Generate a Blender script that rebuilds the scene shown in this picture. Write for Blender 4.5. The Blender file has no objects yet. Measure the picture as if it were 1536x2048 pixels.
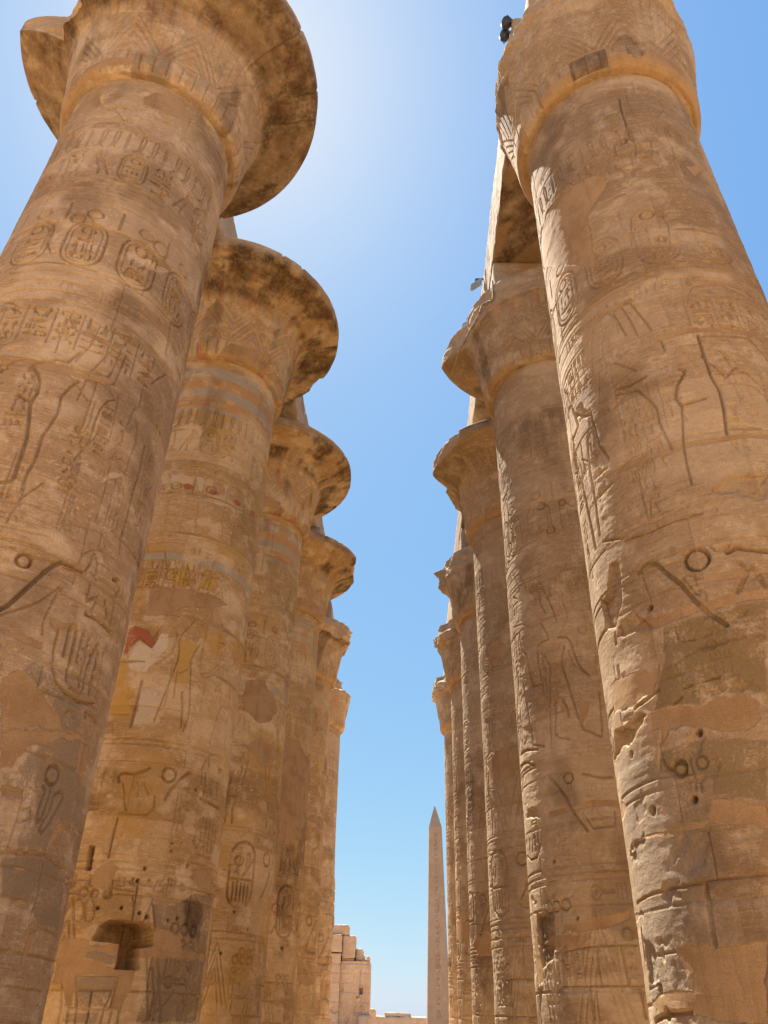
import bpy, math, random
import numpy as np
from mathutils import Matrix, Vector

SC = bpy.context.scene
R = math.radians
EYE = 1.65                      # eye height: heights below marked "rel" count from here

# ---------------------------------------------------------------- camera
def make_camera():
    pitch, yaw, roll = R(34.59), R(1.7316), R(1.3177)
    fw = Vector((-math.sin(yaw)*math.cos(pitch), math.cos(yaw)*math.cos(pitch), math.sin(pitch)))
    rt = Vector((math.cos(yaw), math.sin(yaw), 0.0)); up = rt.cross(fw)
    r2 = rt*math.cos(roll) + up*math.sin(roll); u2 = up*math.cos(roll) - rt*math.sin(roll)
    cd = bpy.data.cameras.new('camera'); co = bpy.data.objects.new('camera', cd)
    SC.collection.objects.link(co)
    m = Matrix((r2, u2, -fw)).transposed().to_4x4(); m.translation = Vector((0, 0, EYE))
    co.matrix_world = m
    cd.sensor_fit = 'VERTICAL'; cd.sensor_height = 36.0; cd.sensor_width = 27.0
    cd.lens = 36.0*1504.3/2048.0
    cd.clip_start = 0.1; cd.clip_end = 6000
    SC.camera = co
make_camera()

# ---------------------------------------------------------------- sky, sun, exposure
SUN_AZ, SUN_EL = -25.0, 63.5    # azimuth from the nave axis (+y), negative = left
w = bpy.data.worlds.new('World'); SC.world = w; w.use_nodes = True
nt = w.node_tree; nt.nodes.clear()
sky = nt.nodes.new('ShaderNodeTexSky'); sky.sky_type = 'NISHITA'; sky.sun_disc = False
sky.sun_elevation = R(SUN_EL); sky.sun_rotation = R(SUN_AZ)
sky.altitude = 80; sky.air_density = 1.0; sky.dust_density = 0.6; sky.ozone_density = 3.0
bg = nt.nodes.new('ShaderNodeBackground'); bg.inputs['Strength'].default_value = 0.0725
wo = nt.nodes.new('ShaderNodeOutputWorld')
# grade of the sky: its range from zenith to sun haze and horizon is compressed, channel by channel
sep = nt.nodes.new('ShaderNodeSeparateColor'); cmb_ = nt.nodes.new('ShaderNodeCombineColor'); nt.links.new(sky.outputs[0], sep.inputs[0])
for i_, (pw, k_) in enumerate(((.78, .645), (.52, 1.19), (.15, 2.78))):
    a_ = nt.nodes.new('ShaderNodeMath'); a_.operation = 'POWER'; nt.links.new(sep.outputs[i_], a_.inputs[0]); a_.inputs[1].default_value = pw
    b_ = nt.nodes.new('ShaderNodeMath'); b_.operation = 'MULTIPLY'; nt.links.new(a_.outputs[0], b_.inputs[0]); b_.inputs[1].default_value = k_
    nt.links.new(b_.outputs[0], cmb_.inputs[i_])
nt.links.new(cmb_.outputs[0], bg.inputs['Color']); nt.links.new(bg.outputs[0], wo.inputs['Surface'])
sl = bpy.data.lights.new('sun', 'SUN'); sl.energy = 5.0; sl.angle = R(0.53); sl.color = (1.0, 0.93, 0.82)
so = bpy.data.objects.new('sun', sl); SC.collection.objects.link(so)
sd = Vector((math.sin(R(SUN_AZ))*math.cos(R(SUN_EL)), math.cos(R(SUN_AZ))*math.cos(R(SUN_EL)), math.sin(R(SUN_EL))))
so.rotation_euler = sd.to_track_quat('Z', 'Y').to_euler(); so.location = sd*60
SC.view_settings.view_transform = 'Standard'; SC.view_settings.look = 'None'
SC.view_settings.exposure = 1.80; SC.view_settings.gamma = 1.0
SC.cycles.max_bounces = 10; SC.cycles.diffuse_bounces = 6

# ---------------------------------------------------------------- small helpers
def tag(o, label=None, cat=None, group=None, kind=None):
    if label: o['label'] = label
    if cat: o['category'] = cat
    if group: o['group'] = group
    if kind: o['kind'] = kind
    return o

def empty(name, loc):
    o = bpy.data.objects.new(name, None); o.empty_display_size = 0.5
    o.location = loc; SC.collection.objects.link(o); return o

def mesh_obj(name, co, faces, mat, parent=None, attrs=None, smooth=True):
    """faces: (n,4) int array (quads) or list of polygons"""
    me = bpy.data.meshes.new(name)
    co = np.asarray(co, np.float32).reshape(-1, 3)
    if isinstance(faces, np.ndarray):
        n, k = faces.shape
        me.vertices.add(len(co)); me.vertices.foreach_set('co', co.ravel())
        me.loops.add(n*k); me.loops.foreach_set('vertex_index', faces.astype(np.int32).ravel())
        me.polygons.add(n); me.polygons.foreach_set('loop_start', np.arange(0, n*k, k, dtype=np.int32))
        me.polygons.foreach_set('use_smooth', np.full(n, smooth, bool))
    else:
        me.from_pydata([tuple(map(float, c)) for c in co], [], faces)
        me.polygons.foreach_set('use_smooth', np.full(len(me.polygons), smooth, bool))
    for an, arr in (attrs or {}).items():
        a = me.color_attributes.new(an, 'FLOAT_COLOR', 'POINT')
        a.data.foreach_set('color', np.asarray(arr, np.float32).ravel())
    me.update(calc_edges=True); me.validate()
    me.materials.append(mat)
    o = bpy.data.objects.new(name, me); SC.collection.objects.link(o)
    if parent: o.parent = parent
    return o

def hash2(ix, iy, seed):
    n = (ix.astype(np.int64)*374761393 + iy.astype(np.int64)*668265263 + seed*974711) & 0x7fffffff
    n = ((n ^ (n >> 13))*1274126177) & 0x7fffffff
    n = ((n ^ (n >> 15))*2246822519) & 0x7fffffff
    return ((n ^ (n >> 16)) & 0xffff)/65535.0
def vn(x, y, seed=0):
    """value noise in [0,1] on broadcastable arrays"""
    x, y = np.broadcast_arrays(x, y)
    ix = np.floor(x); iy = np.floor(y); fx = x-ix; fy = y-iy
    fx = fx*fx*(3-2*fx); fy = fy*fy*(3-2*fy)
    a = hash2(ix, iy, seed); b = hash2(ix+1, iy, seed); c = hash2(ix, iy+1, seed); d = hash2(ix+1, iy+1, seed)
    return (a*(1-fx)+b*fx)*(1-fy) + (c*(1-fx)+d*fx)*fy
def fbm(x, y, seed=0, oct=4, gain=.5):
    v = 0.; amp = 1.; tot = 0.
    for i in range(oct):
        v = v + amp*vn(x*2**i+i*17.3, y*2**i+i*9.1, seed+i); tot += amp; amp *= gain
    return v/tot
def sstep(a, b, x):
    t = np.clip((x-a)/(b-a), 0, 1); return t*t*(3-2*t)

# ---------------------------------------------------------------- materials
def nd(t, typ, **kw):
    n = t.nodes.new(typ)
    for k, v in kw.items():
        if k in n.inputs: n.inputs[k].default_value = v
        else: setattr(n, k, v)
    return n
def mix(t, a, b, fac, mode='MIX'):
    m = t.nodes.new('ShaderNodeMix'); m.data_type = 'RGBA'; m.blend_type = mode
    for sock, v in (('Factor', fac), ('A', a), ('B', b)):
        i = [s for s in m.inputs if s.name == sock and (s.type == 'RGBA' or sock == 'Factor' and s.type == 'VALUE')][0]
        if hasattr(v, 'is_linked') or isinstance(v, bpy.types.NodeSocket): t.links.new(v, i)
        else: i.default_value = v if sock == 'Factor' else (*v, 1)
    return [s for s in m.outputs if s.type == 'RGBA'][0]
def ramp(t, src, p0, p1, v0=0., v1=1.):
    m = nd(t, 'ShaderNodeMapRange'); m.interpolation_type = 'SMOOTHSTEP'
    t.links.new(src, m.inputs['Value'])
    for n, v in (('From Min', p0), ('From Max', p1), ('To Min', v0), ('To Max', v1)): m.inputs[n].default_value = v
    return m.outputs['Result']
def math_n(t, op, a, b):
    m = nd(t, 'ShaderNodeMath', operation=op)
    for i, v in ((0, a), (1, b)):
        if isinstance(v, bpy.types.NodeSocket): t.links.new(v, m.inputs[i])
        else: m.inputs[i].default_value = v
    return m.outputs[0]
def noise(t, vec, scale, detail=4, rough=.55, dist=0.):
    n = nd(t, 'ShaderNodeTexNoise'); t.links.new(vec, n.inputs['Vector'])
    n.inputs['Scale'].default_value = scale; n.inputs['Detail'].default_value = detail
    n.inputs['Roughness'].default_value = rough; n.inputs['Distortion'].default_value = dist
    return n.outputs['Fac']

def stone_material(name, tones, plaster=(.40, .262, .140), masked=True, bump=.8, bed=1.0):
    m = bpy.data.materials.new(name); m.use_nodes = True; t = m.node_tree; t.nodes.clear()
    out = nd(t, 'ShaderNodeOutputMaterial'); bs = nd(t, 'ShaderNodeBsdfPrincipled')
    bs.inputs['Roughness'].default_value = .92; bs.inputs['Specular IOR Level'].default_value = .12
    t.links.new(bs.outputs[0], out.inputs['Surface'])
    tc = nd(t, 'ShaderNodeTexCoord'); oi = nd(t, 'ShaderNodeObjectInfo')
    off = nd(t, 'ShaderNodeVectorMath', operation='ADD')
    cmb = nd(t, 'ShaderNodeCombineXYZ')
    sc_ = math_n(t, 'MULTIPLY', oi.outputs['Random'], 97.0)
    for k in 'XYZ': t.links.new(sc_, cmb.inputs[k])
    t.links.new(tc.outputs['Object'], off.inputs[0]); t.links.new(cmb.outputs[0], off.inputs[1])
    P = off.outputs[0]
    flat = nd(t, 'ShaderNodeMapping'); flat.inputs['Scale'].default_value = (1, 1, 7); t.links.new(P, flat.inputs['Vector'])
    tall = nd(t, 'ShaderNodeMapping'); tall.inputs['Scale'].default_value = (5, 5, .55); t.links.new(P, tall.inputs['Vector'])
    big = noise(t, P, .45, 3); mid = noise(t, P, 2.2, 5, .6); fine = noise(t, P, 13, 5, .65); grit = noise(t, P, 70, 3, .7)
    beds = noise(t, flat.outputs[0], 1.1, 5, .6, .4); runs = noise(t, tall.outputs[0], 1.4, 4, .6)
    A, B, G, L = tones
    c = mix(t, A, B, ramp(t, big, .38, .62))
    c = mix(t, c, L, math_n(t, 'MULTIPLY', ramp(t, mid, .50, .68), .62))
    c = mix(t, c, G, math_n(t, 'MULTIPLY', ramp(t, beds, .52, .68), .45*bed))
    c = mix(t, c, L, math_n(t, 'MULTIPLY', ramp(t, beds, .44, .30), .40*bed))
    c = mix(t, c, B, math_n(t, 'MULTIPLY', ramp(t, fine, .49, .66), .75))
    c = mix(t, c, L, math_n(t, 'MULTIPLY', ramp(t, fine, .45, .30), .60))
    scr = nd(t, 'ShaderNodeMapping'); scr.inputs['Scale'].default_value = (3, 3, 26); t.links.new(P, scr.inputs['Vector'])
    scratch = noise(t, scr.outputs[0], 1.5, 4, .65, .6)
    c = mix(t, c, (.22, .135, .07), math_n(t, 'MULTIPLY', ramp(t, scratch, .56, .66), .55))
    c = mix(t, c, L, math_n(t, 'MULTIPLY', ramp(t, scratch, .42, .32), .55))
    speck = noise(t, P, 30, 5, .8)
    c = mix(t, c, (.20, .12, .06), math_n(t, 'MULTIPLY', ramp(t, speck, .54, .68), .28))
    c = mix(t, c, (L[0]*1.1, L[1]*1.1, L[2]*1.1), math_n(t, 'MULTIPLY', ramp(t, speck, .46, .32), .28))
    pits = nd(t, 'ShaderNodeTexVoronoi'); pits.inputs['Scale'].default_value = 9; t.links.new(P, pits.inputs['Vector'])
    pit = math_n(t, 'MULTIPLY', ramp(t, pits.outputs['Distance'], .10, .05), ramp(t, mid, .50, .62))
    c = mix(t, c, (.13, .075, .04), math_n(t, 'MULTIPLY', pit, .7))
    c = mix(t, c, (.16, .095, .05), math_n(t, 'MULTIPLY', ramp(t, runs, .60, .78), .30))
    if masked:
        mk = nd(t, 'ShaderNodeVertexColor', layer_name='mask'); sp = nd(t, 'ShaderNodeSeparateColor'); t.links.new(mk.outputs['Color'], sp.inputs[0])
        pt = nd(t, 'ShaderNodeVertexColor', layer_name='paint')
        flk = noise(t, P, 24, 5, .75)
        wear = ramp(t, math_n(t, 'ADD', math_n(t, 'MULTIPLY', flk, .5), math_n(t, 'MULTIPLY', mid, .5)), .64, .49)
        # pale salt-bleached stone, soot / water stains (deepened on undersides as painted shade), paint that survives in flakes, smooth lime mortar repairs
        c = mix(t, c, L, math_n(t, 'MULTIPLY', sp.outputs[2], ramp(t, fine, .30, .62, .35, .95)))
        c = mix(t, c, pt.outputs['Color'], math_n(t, 'MULTIPLY', pt.outputs['Alpha'], wear))
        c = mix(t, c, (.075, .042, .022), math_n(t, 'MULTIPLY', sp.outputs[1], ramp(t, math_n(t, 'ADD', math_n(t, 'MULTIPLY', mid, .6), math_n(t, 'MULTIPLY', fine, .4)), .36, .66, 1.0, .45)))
        pl = mix(t, plaster, (plaster[0]*.78, plaster[1]*.74, plaster[2]*.7), ramp(t, mid, .40, .68))
        pl = mix(t, pl, (plaster[0]*1.15, plaster[1]*1.18, plaster[2]*1.25), math_n(t, 'MULTIPLY', ramp(t, fine, .55, .75), .4))
        pl = mix(t, pl, (plaster[0]*.62, plaster[1]*.58, plaster[2]*.55), math_n(t, 'MULTIPLY', ramp(t, runs, .52, .72), .5))
        pl = mix(t, pl, (plaster[0]*.70, plaster[1]*.68, plaster[2]*.66), math_n(t, 'MULTIPLY', ramp(t, scratch, .54, .66), .5))
        pl = mix(t, pl, L, math_n(t, 'MULTIPLY', ramp(t, flk, .56, .70), .30))
        c = mix(t, c, pl, sp.outputs[0])
    c = mix(t, c, (.8, .8, .8), .001)
    g = nd(t, 'ShaderNodeHueSaturation'); g.inputs['Saturation'].default_value = 1.0
    t.links.new(ramp(t, grit, .2, .8, .80, 1.20), g.inputs['Value']); t.links.new(c, g.inputs['Color'])
    t.links.new(g.outputs[0], bs.inputs['Base Color'])
    bp = nd(t, 'ShaderNodeBump'); bp.inputs['Strength'].default_value = bump; bp.inputs['Distance'].default_value = .02
    hgt = math_n(t, 'ADD', math_n(t, 'MULTIPLY', fine, 1.0), math_n(t, 'MULTIPLY', grit, .55))
    hgt = math_n(t, 'ADD', hgt, math_n(t, 'MULTIPLY', beds, .8))
    if masked: hgt = math_n(t, 'MULTIPLY', hgt, ramp(t, sp.outputs[0], 0, 1, 1., .35))
    t.links.new(hgt, bp.inputs['Height']); t.links.new(bp.outputs[0], bs.inputs['Normal'])
    return m

TONE_MAIN = ((.465, .33, .20), (.355, .238, .136), (.305, .228, .15), (.64, .50, .345))
TONE_GOLD = ((.505, .338, .17), (.39, .246, .108), (.33, .228, .125), (.66, .51, .33))
TONE_DUSK = ((.40, .285, .173), (.31, .208, .115), (.27, .202, .13), (.56, .435, .292))
TONE_ROSE = ((.44, .30, .205), (.37, .235, .15), (.32, .23, .165), (.54, .42, .31))
M_STONE = stone_material('column sandstone', TONE_MAIN)
M_DUSK = stone_material('dusky column sandstone', TONE_DUSK)
M_GOLD = stone_material('painted sandstone', TONE_GOLD)
M_BEAM = stone_material('beam sandstone', ((.43, .315, .205), (.36, .25, .155), (.27, .19, .125), (.54, .43, .31)))
M_RUIN = stone_material('ruined wall sandstone', ((.50, .36, .25), (.44, .305, .205), (.40, .29, .205), (.58, .46, .34)), masked=False, bump=.4)
M_GRANITE = stone_material('obelisk rose granite', ((.335, .255, .19), (.295, .22, .162), (.28, .22, .172), (.40, .32, .245)), masked=False, bump=.25, bed=.3)

def sand_material():
    m = bpy.data.materials.new('trodden sand'); m.use_nodes = True; t = m.node_tree
    bs = t.nodes['Principled BSDF']; bs.inputs['Roughness'].default_value = .95; bs.inputs['Specular IOR Level'].default_value = .05
    tc = nd(t, 'ShaderNodeTexCoord'); P = tc.outputs['Object']
    c = mix(t, (.50, .335, .175), (.42, .275, .14), ramp(t, noise(t, P, .25, 4), .4, .6))
    c = mix(t, c, (.54, .39, .225), ramp(t, noise(t, P, 4, 6, .7), .5, .75))
    t.links.new(c, bs.inputs['Base Color'])
    bp = nd(t, 'ShaderNodeBump'); bp.inputs['Strength'].default_value = .6; bp.inputs['Distance'].default_value = .03
    t.links.new(noise(t, P, 9, 8, .7), bp.inputs['Height']); t.links.new(bp.outputs[0], bs.inputs['Normal'])
    return m
M_SAND = sand_material()

def plain(name, col, rough=.5, metal=0., spec=.4):
    m = bpy.data.materials.new(name); m.use_nodes = True; t = m.node_tree
    bs = t.nodes['Principled BSDF']; tc = nd(t, 'ShaderNodeTexCoord')
    c = mix(t, col, tuple(x*.6 for x in col), ramp(t, noise(t, tc.outputs['Object'], 14, 4), .4, .7))
    t.links.new(c, bs.inputs['Base Color'])
    bs.inputs['Roughness'].default_value = rough; bs.inputs['Metallic'].default_value = metal; bs.inputs['Specular IOR Level'].default_value = spec
    return m
M_DARK = plain('dark grey lamp metal', (.035, .045, .065), .45)
M_STEEL = plain('weathered steel', (.10, .09, .08), .55, .6)
M_GLASS = plain('pale lamp glass', (.30, .42, .55), .15)
M_ROPE = plain('pale cable sheath', (.42, .34, .26), .8)
DETAIL = 1.0

# ---------------------------------------------------------------- carved relief on an unrolled surface
class Relief:
    """height (metres, negative = cut in) and colour masks on a grid s (around, m) x z (up, m)"""
    def __init__(self, S, Z, seed=0):
        self.S, self.Z, self.seed = S, Z, seed
        n = (len(Z), len(S))
        self.H = np.zeros(n); self.C = np.zeros(n)      # C: carving depth
        self.D = np.zeros(n)                            # damage depth (not filled by plaster)
        self.pl = np.zeros(n); self.st = np.zeros(n); self.pa = np.zeros(n)
        self.paint = np.zeros(n+(4,)); self.T = np.zeros(n)
        self.px = 0.5*(np.median(np.diff(S))+np.median(np.diff(Z)))
    def win(self, x0, x1, z0, z1):
        a, b = np.searchsorted(self.S, [x0, x1]); c, d = np.searchsorted(self.Z, [z0, z1])
        if b <= a or d <= c: return None
        X, Y = np.meshgrid(self.S[a:b], self.Z[c:d]); return (slice(c, d), slice(a, b)), X, Y
    def bbox(self, pts, m):
        p = np.asarray(pts); return self.win(p[:, 0].min()-m, p[:, 0].max()+m, p[:, 1].min()-m, p[:, 1].max()+m)
    @staticmethod
    def ldist(X, Y, pts):
        d = np.full(X.shape, 1e9)
        for (ax, ay), (bx, by) in zip(pts[:-1], pts[1:]):
            ux, uy = bx-ax, by-ay; L = ux*ux+uy*uy+1e-12
            t = np.clip(((X-ax)*ux+(Y-ay)*uy)/L, 0, 1)
            d = np.minimum(d, (X-ax-t*ux)**2+(Y-ay-t*uy)**2)
        return np.sqrt(d)
    @staticmethod
    def inside(X, Y, pts):
        r = np.zeros(X.shape, bool)
        for (ax, ay), (bx, by) in zip(pts, pts[1:]+pts[:1]):
            if ay == by: continue
            c = ((ay > Y) != (by > Y)) & (X < (bx-ax)*(Y-ay)/(by-ay)+ax); r ^= c
        return r
    def groove(self, pts, w, d, layer='C'):
        w = max(w, self.px*.75)
        g = self.bbox(pts, 1.8*w)
        if not g: return
        sl, X, Y = g; q = self.ldist(X, Y, pts)
        L = getattr(self, layer); L[sl] = np.maximum(L[sl], d*np.exp(-(q/(w*.95))**4))
    def sunk(self, pts, d, edge=.02, bulge=.55, layer='C', spread=4.5):
        edge = max(edge, self.px)
        g = self.bbox(pts, .02)
        if not g: return
        sl, X, Y = g; m = self.inside(X, Y, pts)
        if not m.any(): return
        q = self.ldist(X, Y, pts+pts[:1])
        v = d*sstep(0, edge, q)*(1-bulge*sstep(edge, edge*spread, q))*m
        L = getattr(self, layer); L[sl] = np.maximum(L[sl], v)
    def niche(self, pts, d, rough=0., layer='D'):
        g = self.bbox(pts, .1)
        if not g: return
        sl, X, Y = g
        k_ = .1 if rough else .012
        Xd = X+k_*(fbm(X*7, Y*7, self.seed+3, 3)-.5); Yd = Y+k_*(fbm(X*7+9, Y*7, self.seed+4, 3)-.5)
        m = self.inside(Xd, Yd, pts); q = self.ldist(Xd, Yd, pts+pts[:1])
        v = d*sstep(0, .02 if not rough else .05, q)*m
        if rough: v = v*(.45+1.1*fbm(X*6, Y*9, self.seed+8, 4, .6))
        else: v = v*(.88+.24*fbm(X*5, Y*5, self.seed+8, 3))
        L = getattr(self, layer); L[sl] = np.maximum(L[sl], v)
    def patch(self, pts, layer, val=1., rag=.05, colour=None):
        g = self.bbox(pts, .1)
        if not g: return
        sl, X, Y = g
        Xd = X+rag*2*(fbm(X*5, Y*5, self.seed+13, 4, .6)-.5); Yd = Y+rag*2*(fbm(X*5+31, Y*5, self.seed+14, 4, .6)-.5)
        m = self.inside(Xd, Yd, pts); q = self.ldist(Xd, Yd, pts+pts[:1])
        soft = .02 if layer != 'st' else .12
        v = val*m*sstep(0, soft, q)
        if colour is not None:
            P = self.paint[sl]; k = v > 0
            P[k, 0], P[k, 1], P[k, 2] = colour; P[..., 3] = np.maximum(P[..., 3], v)
        else:
            L = getattr(self, layer); L[sl] = np.maximum(L[sl], v)
    def pline(self, pts, w):
        g = self.bbox(pts, 2*w+.05)
        if not g: return
        sl, X, Y = g; q = self.ldist(X, Y, pts)+.05*(fbm(X*4, Y*4, self.seed+21, 4)-.5)
        self.pl[sl] = np.maximum(self.pl[sl], sstep(w*1.05, w*.7, q))
    # --- glyph signs in a unit box, y up
    def stamp(self, sign, x, z, w, h, d=.02, flip=False):
        for e in SIGNS[sign]:
            if e[0] == 'o':
                n = 18; pts = [(e[1]+e[3]*math.cos(k*2*math.pi/n), e[2]+e[4]*math.sin(k*2*math.pi/n)) for k in range(n)]
                pts.append(pts[0])
            else: pts = e[1]
            P = [(x+((1-a) if flip else a)*w, z+b*h) for a, b in pts]
            if e[0] == 'p': self.sunk(P, d*1.15, edge=.014, bulge=.5)
            elif e[0] == 'P': self.sunk(P, d*1.2, edge=.014, bulge=.2)
            else: self.groove(P, min(.016, .05*min(w, h)+.006), d)

def disc(cx, cy, rx, ry, n=16): return [(cx+rx*math.cos(k*2*math.pi/n), cy+ry*math.sin(k*2*math.pi/n)) for k in range(n)]
SIGNS = {
 'reed': [('p', [(.38, 0), (.52, 0), (.55, .45), (.75, .75), (.62, 1), (.4, .85), (.34, .5)])],
 'water': [('l', [(0, .4), (.1, .6), (.2, .4), (.3, .6), (.4, .4), (.5, .6), (.6, .4), (.7, .6), (.8, .4), (.9, .6), (1, .4)])],
 'sun': [('o', .5, .5, .42, .42), ('o', .5, .5, .12, .12)],
 'loaf': [('P', [(.1, .1), (.9, .1), (.85, .5), (.68, .8), (.5, .88), (.32, .8), (.15, .5)])],
 'mouth': [('p', [(0, .5), (.25, .68), (.5, .74), (.75, .68), (1, .5), (.75, .34), (.5, .28), (.25, .34)])],
 'basket': [('p', [(0, .75), (1, .75), (.92, .5), (.72, .3), (.5, .24), (.28, .3), (.08, .5)])],
 'ankh': [('o', .5, .78, .17, .2), ('l', [(.5, .58), (.5, 0)]), ('l', [(.18, .52), (.82, .52)])],
 'was': [('l', [(.5, 0), (.5, .86), (.28, .98), (.2, .86)]), ('l', [(.5, .0), (.38, -.06)])],
 'djed': [('l', [(.5, 0), (.5, 1)]), ('l', [(.2, .98), (.8, .98)]), ('l', [(.2, .86), (.8, .86)]), ('l', [(.2, .74), (.8, .74)]), ('l', [(.25, .62), (.75, .62)]), ('l', [(.25, 0), (.75, 0)])],
 'bird': [('p', [(0, .06), (.1, .02), (.32, .3), (.45, .28), (.42, .02), (.62, .02), (.56, .06), (.56, .3), (.72, .45), (.8, .68), (1, .76), (.9, .84), (.82, .95), (.68, .97), (.6, .86), (.6, .72), (.42, .6), (.2, .32)])],
 'owl': [('p', [(.05, .0), (.2, .0), (.4, .25), (.44, 0), (.7, 0), (.6, .05), (.62, .28), (.78, .5), (.8, .72), (.86, .97), (.7, .92), (.52, .98), (.5, .7), (.3, .5), (.15, .2)]), ('o', .68, .8, .06, .05)],
 'snake': [('l', [(0, .3), (.12, .42), (.25, .3), (.4, .42), (.55, .3), (.7, .42), (.82, .36), (.86, .62), (1, .7)])],
 'strokes': [('l', [(.15, .1), (.15, .9)]), ('l', [(.5, .1), (.5, .9)]), ('l', [(.85, .1), (.85, .9)])],
 'house': [('l', [(.35, .2), (.05, .2), (.05, .8), (.95, .8), (.95, .2), (.65, .2)])],
 'square': [('p', [(.15, .2), (.85, .2), (.85, .8), (.15, .8)])],
 'cloth': [('l', [(.3, 0), (.3, .95), (.6, .98), (.7, .8), (.7, .4)])],
 'man': [('p', [(.15, 0), (.85, 0), (.88, .22), (.62, .38), (.62, .55), (.92, .68), (.88, .76), (.6, .7), (.6, .78), (.66, .9), (.5, 1), (.34, .94), (.34, .76), (.2, .62), (.24, .34)])],
 'beetle': [('p', disc(.5, .45, .26, .36)), ('o', .5, .88, .13, .1), ('l', [(.3, .6), (.05, .8), (.1, .95)]), ('l', [(.7, .6), (.95, .8), (.9, .95)]), ('l', [(.3, .3), (.05, .2), (.08, .02)]), ('l', [(.7, .3), (.95, .2), (.92, .02)])],
 'plume': [('p', [(.3, 0), (.6, 0), (.66, .6), (.62, .9), (.5, 1), (.36, .9), (.28, .5)])],
 'comb': [('p', [(0, .05), (1, .05), (1, .5), (0, .5)]), ('l', [(.08, .5), (.08, .85)]), ('l', [(.3, .5), (.3, .85)]), ('l', [(.5, .5), (.5, .85)]), ('l', [(.7, .5), (.7, .85)]), ('l', [(.92, .5), (.92, .85)])],
 'eye': [('l', [(0, .5), (.25, .72), (.55, .78), (1, .55)]), ('l', [(0, .5), (.3, .34), (.6, .34), (1, .55)]), ('o', .5, .54, .13, .16)],
 'throne': [('p', [(.1, 0), (.9, 0), (.9, .4), (.38, .4), (.38, 1), (.1, 1)])],
 'hill': [('l', [(.05, .1), (.15, .5), (.35, .75), (.5, .45), (.65, .75), (.85, .5), (.95, .1), (.05, .1)])],
 'uraeus': [('l', [(.05, .0), (.3, .06), (.5, .25), (.42, .6), (.5, .9), (.72, 1), (.85, .82), (.8, .45), (.6, .1), (.9, .02)]), ('l', [(.85, .92), (1., .86)])],
 'ram': [('p', [(.02, .62), (.3, .7), (.62, .66), (.78, .92), (1, .8), (.98, .7), (.84, .68), (.8, .42), (.8, 0), (.72, 0), (.7, .36), (.32, .36), (.24, 0), (.14, 0), (.16, .4), (.06, .46)])],
}
SMALL = ['sun', 'loaf', 'mouth', 'basket', 'water', 'square', 'strokes', 'house', 'snake', 'hill', 'eye', 'comb']
TALL = ['reed', 'ankh', 'was', 'djed', 'cloth', 'plume', 'man', 'throne', 'bird', 'owl', 'beetle']

def oval(x, z, w, h, n=10):
    r = min(w/2, h*.3); cx = x+w/2; p = []
    for k in range(n+1): a = math.pi*k/n; p.append((cx+w/2*math.cos(a), z+h-r+r*math.sin(a)))
    for k in range(n+1): a = math.pi+math.pi*k/n; p.append((cx+w/2*math.cos(a), z+r+r*math.sin(a)))
    return p

def quadrats(rl, rng, x, z, w, h, d):
    """fill a box with stacked signs"""
    y = z+h
    while y > z+.08:
        if rng.random() < .5:
            hh = min(rng.uniform(.18, .26)*max(1, w/.45), y-z)
            if hh < .09: break
            k = rng.choice([1, 2, 2, 3])
            for i in range(k):
                rl.stamp(rng.choice(TALL), x+w*(i+.06)/k, y-hh*.96, w*.88/k, hh*.92, d, rng.random() < .5)
        else:
            hh = min(rng.uniform(.10, .15), y-z)
            if hh < .06: break
            k = rng.choice([1, 1, 2])
            for i in range(k): rl.stamp(rng.choice(SMALL), x+w*(i+.06)/k, y-hh*.95, w*.88/k, hh*.9, d)
        y -= hh

def faint_text(rl, rng, z0, z1, half, d, step=.5, keep=.8, calm=None):
    x = -half
    while x < half:
        w = rng.uniform(.17, .27)
        if rng.random() < (keep if calm is None or abs(x) > 1.75 else calm):
            h = rng.uniform(.5, 1.)*(z1-z0); z = z0+rng.random()*(z1-z0-h)
            if rng.random() < .5: rl.groove([(x-.03, z), (x-.03, z+h)], .009, d*.7)
            quadrats(rl, rng, x, z, w, h, d*rng.uniform(.6, 1.2))
        x += w+rng.uniform(.04, step)

def cartouche(rl, rng, x, z, w, h, d, bar=True):
    o = oval(x, z, w, h); rl.groove(o+o[:1], .018, d)
    m = w*.13; o2 = oval(x+m, z+m, w-2*m, h-2*m); rl.groove(o2+o2[:1], .011, d*.6)
    if bar: rl.groove([(x, z-.035), (x+w, z-.035)], .016, d)
    ix, iw = x+w*.2, w*.6
    rl.groove([(ix+iw*.5+w*.17*math.cos(a*.5236), z+h*.80+w*.15*math.sin(a*.5236)) for a in range(13)], .014, d)
    quadrats(rl, rng, ix, z+h*.12, iw, h*.5, d)

def rowx(period, half=2.75, off=0.):
    x = -half+off
    while x < half: yield x; x += period

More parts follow.
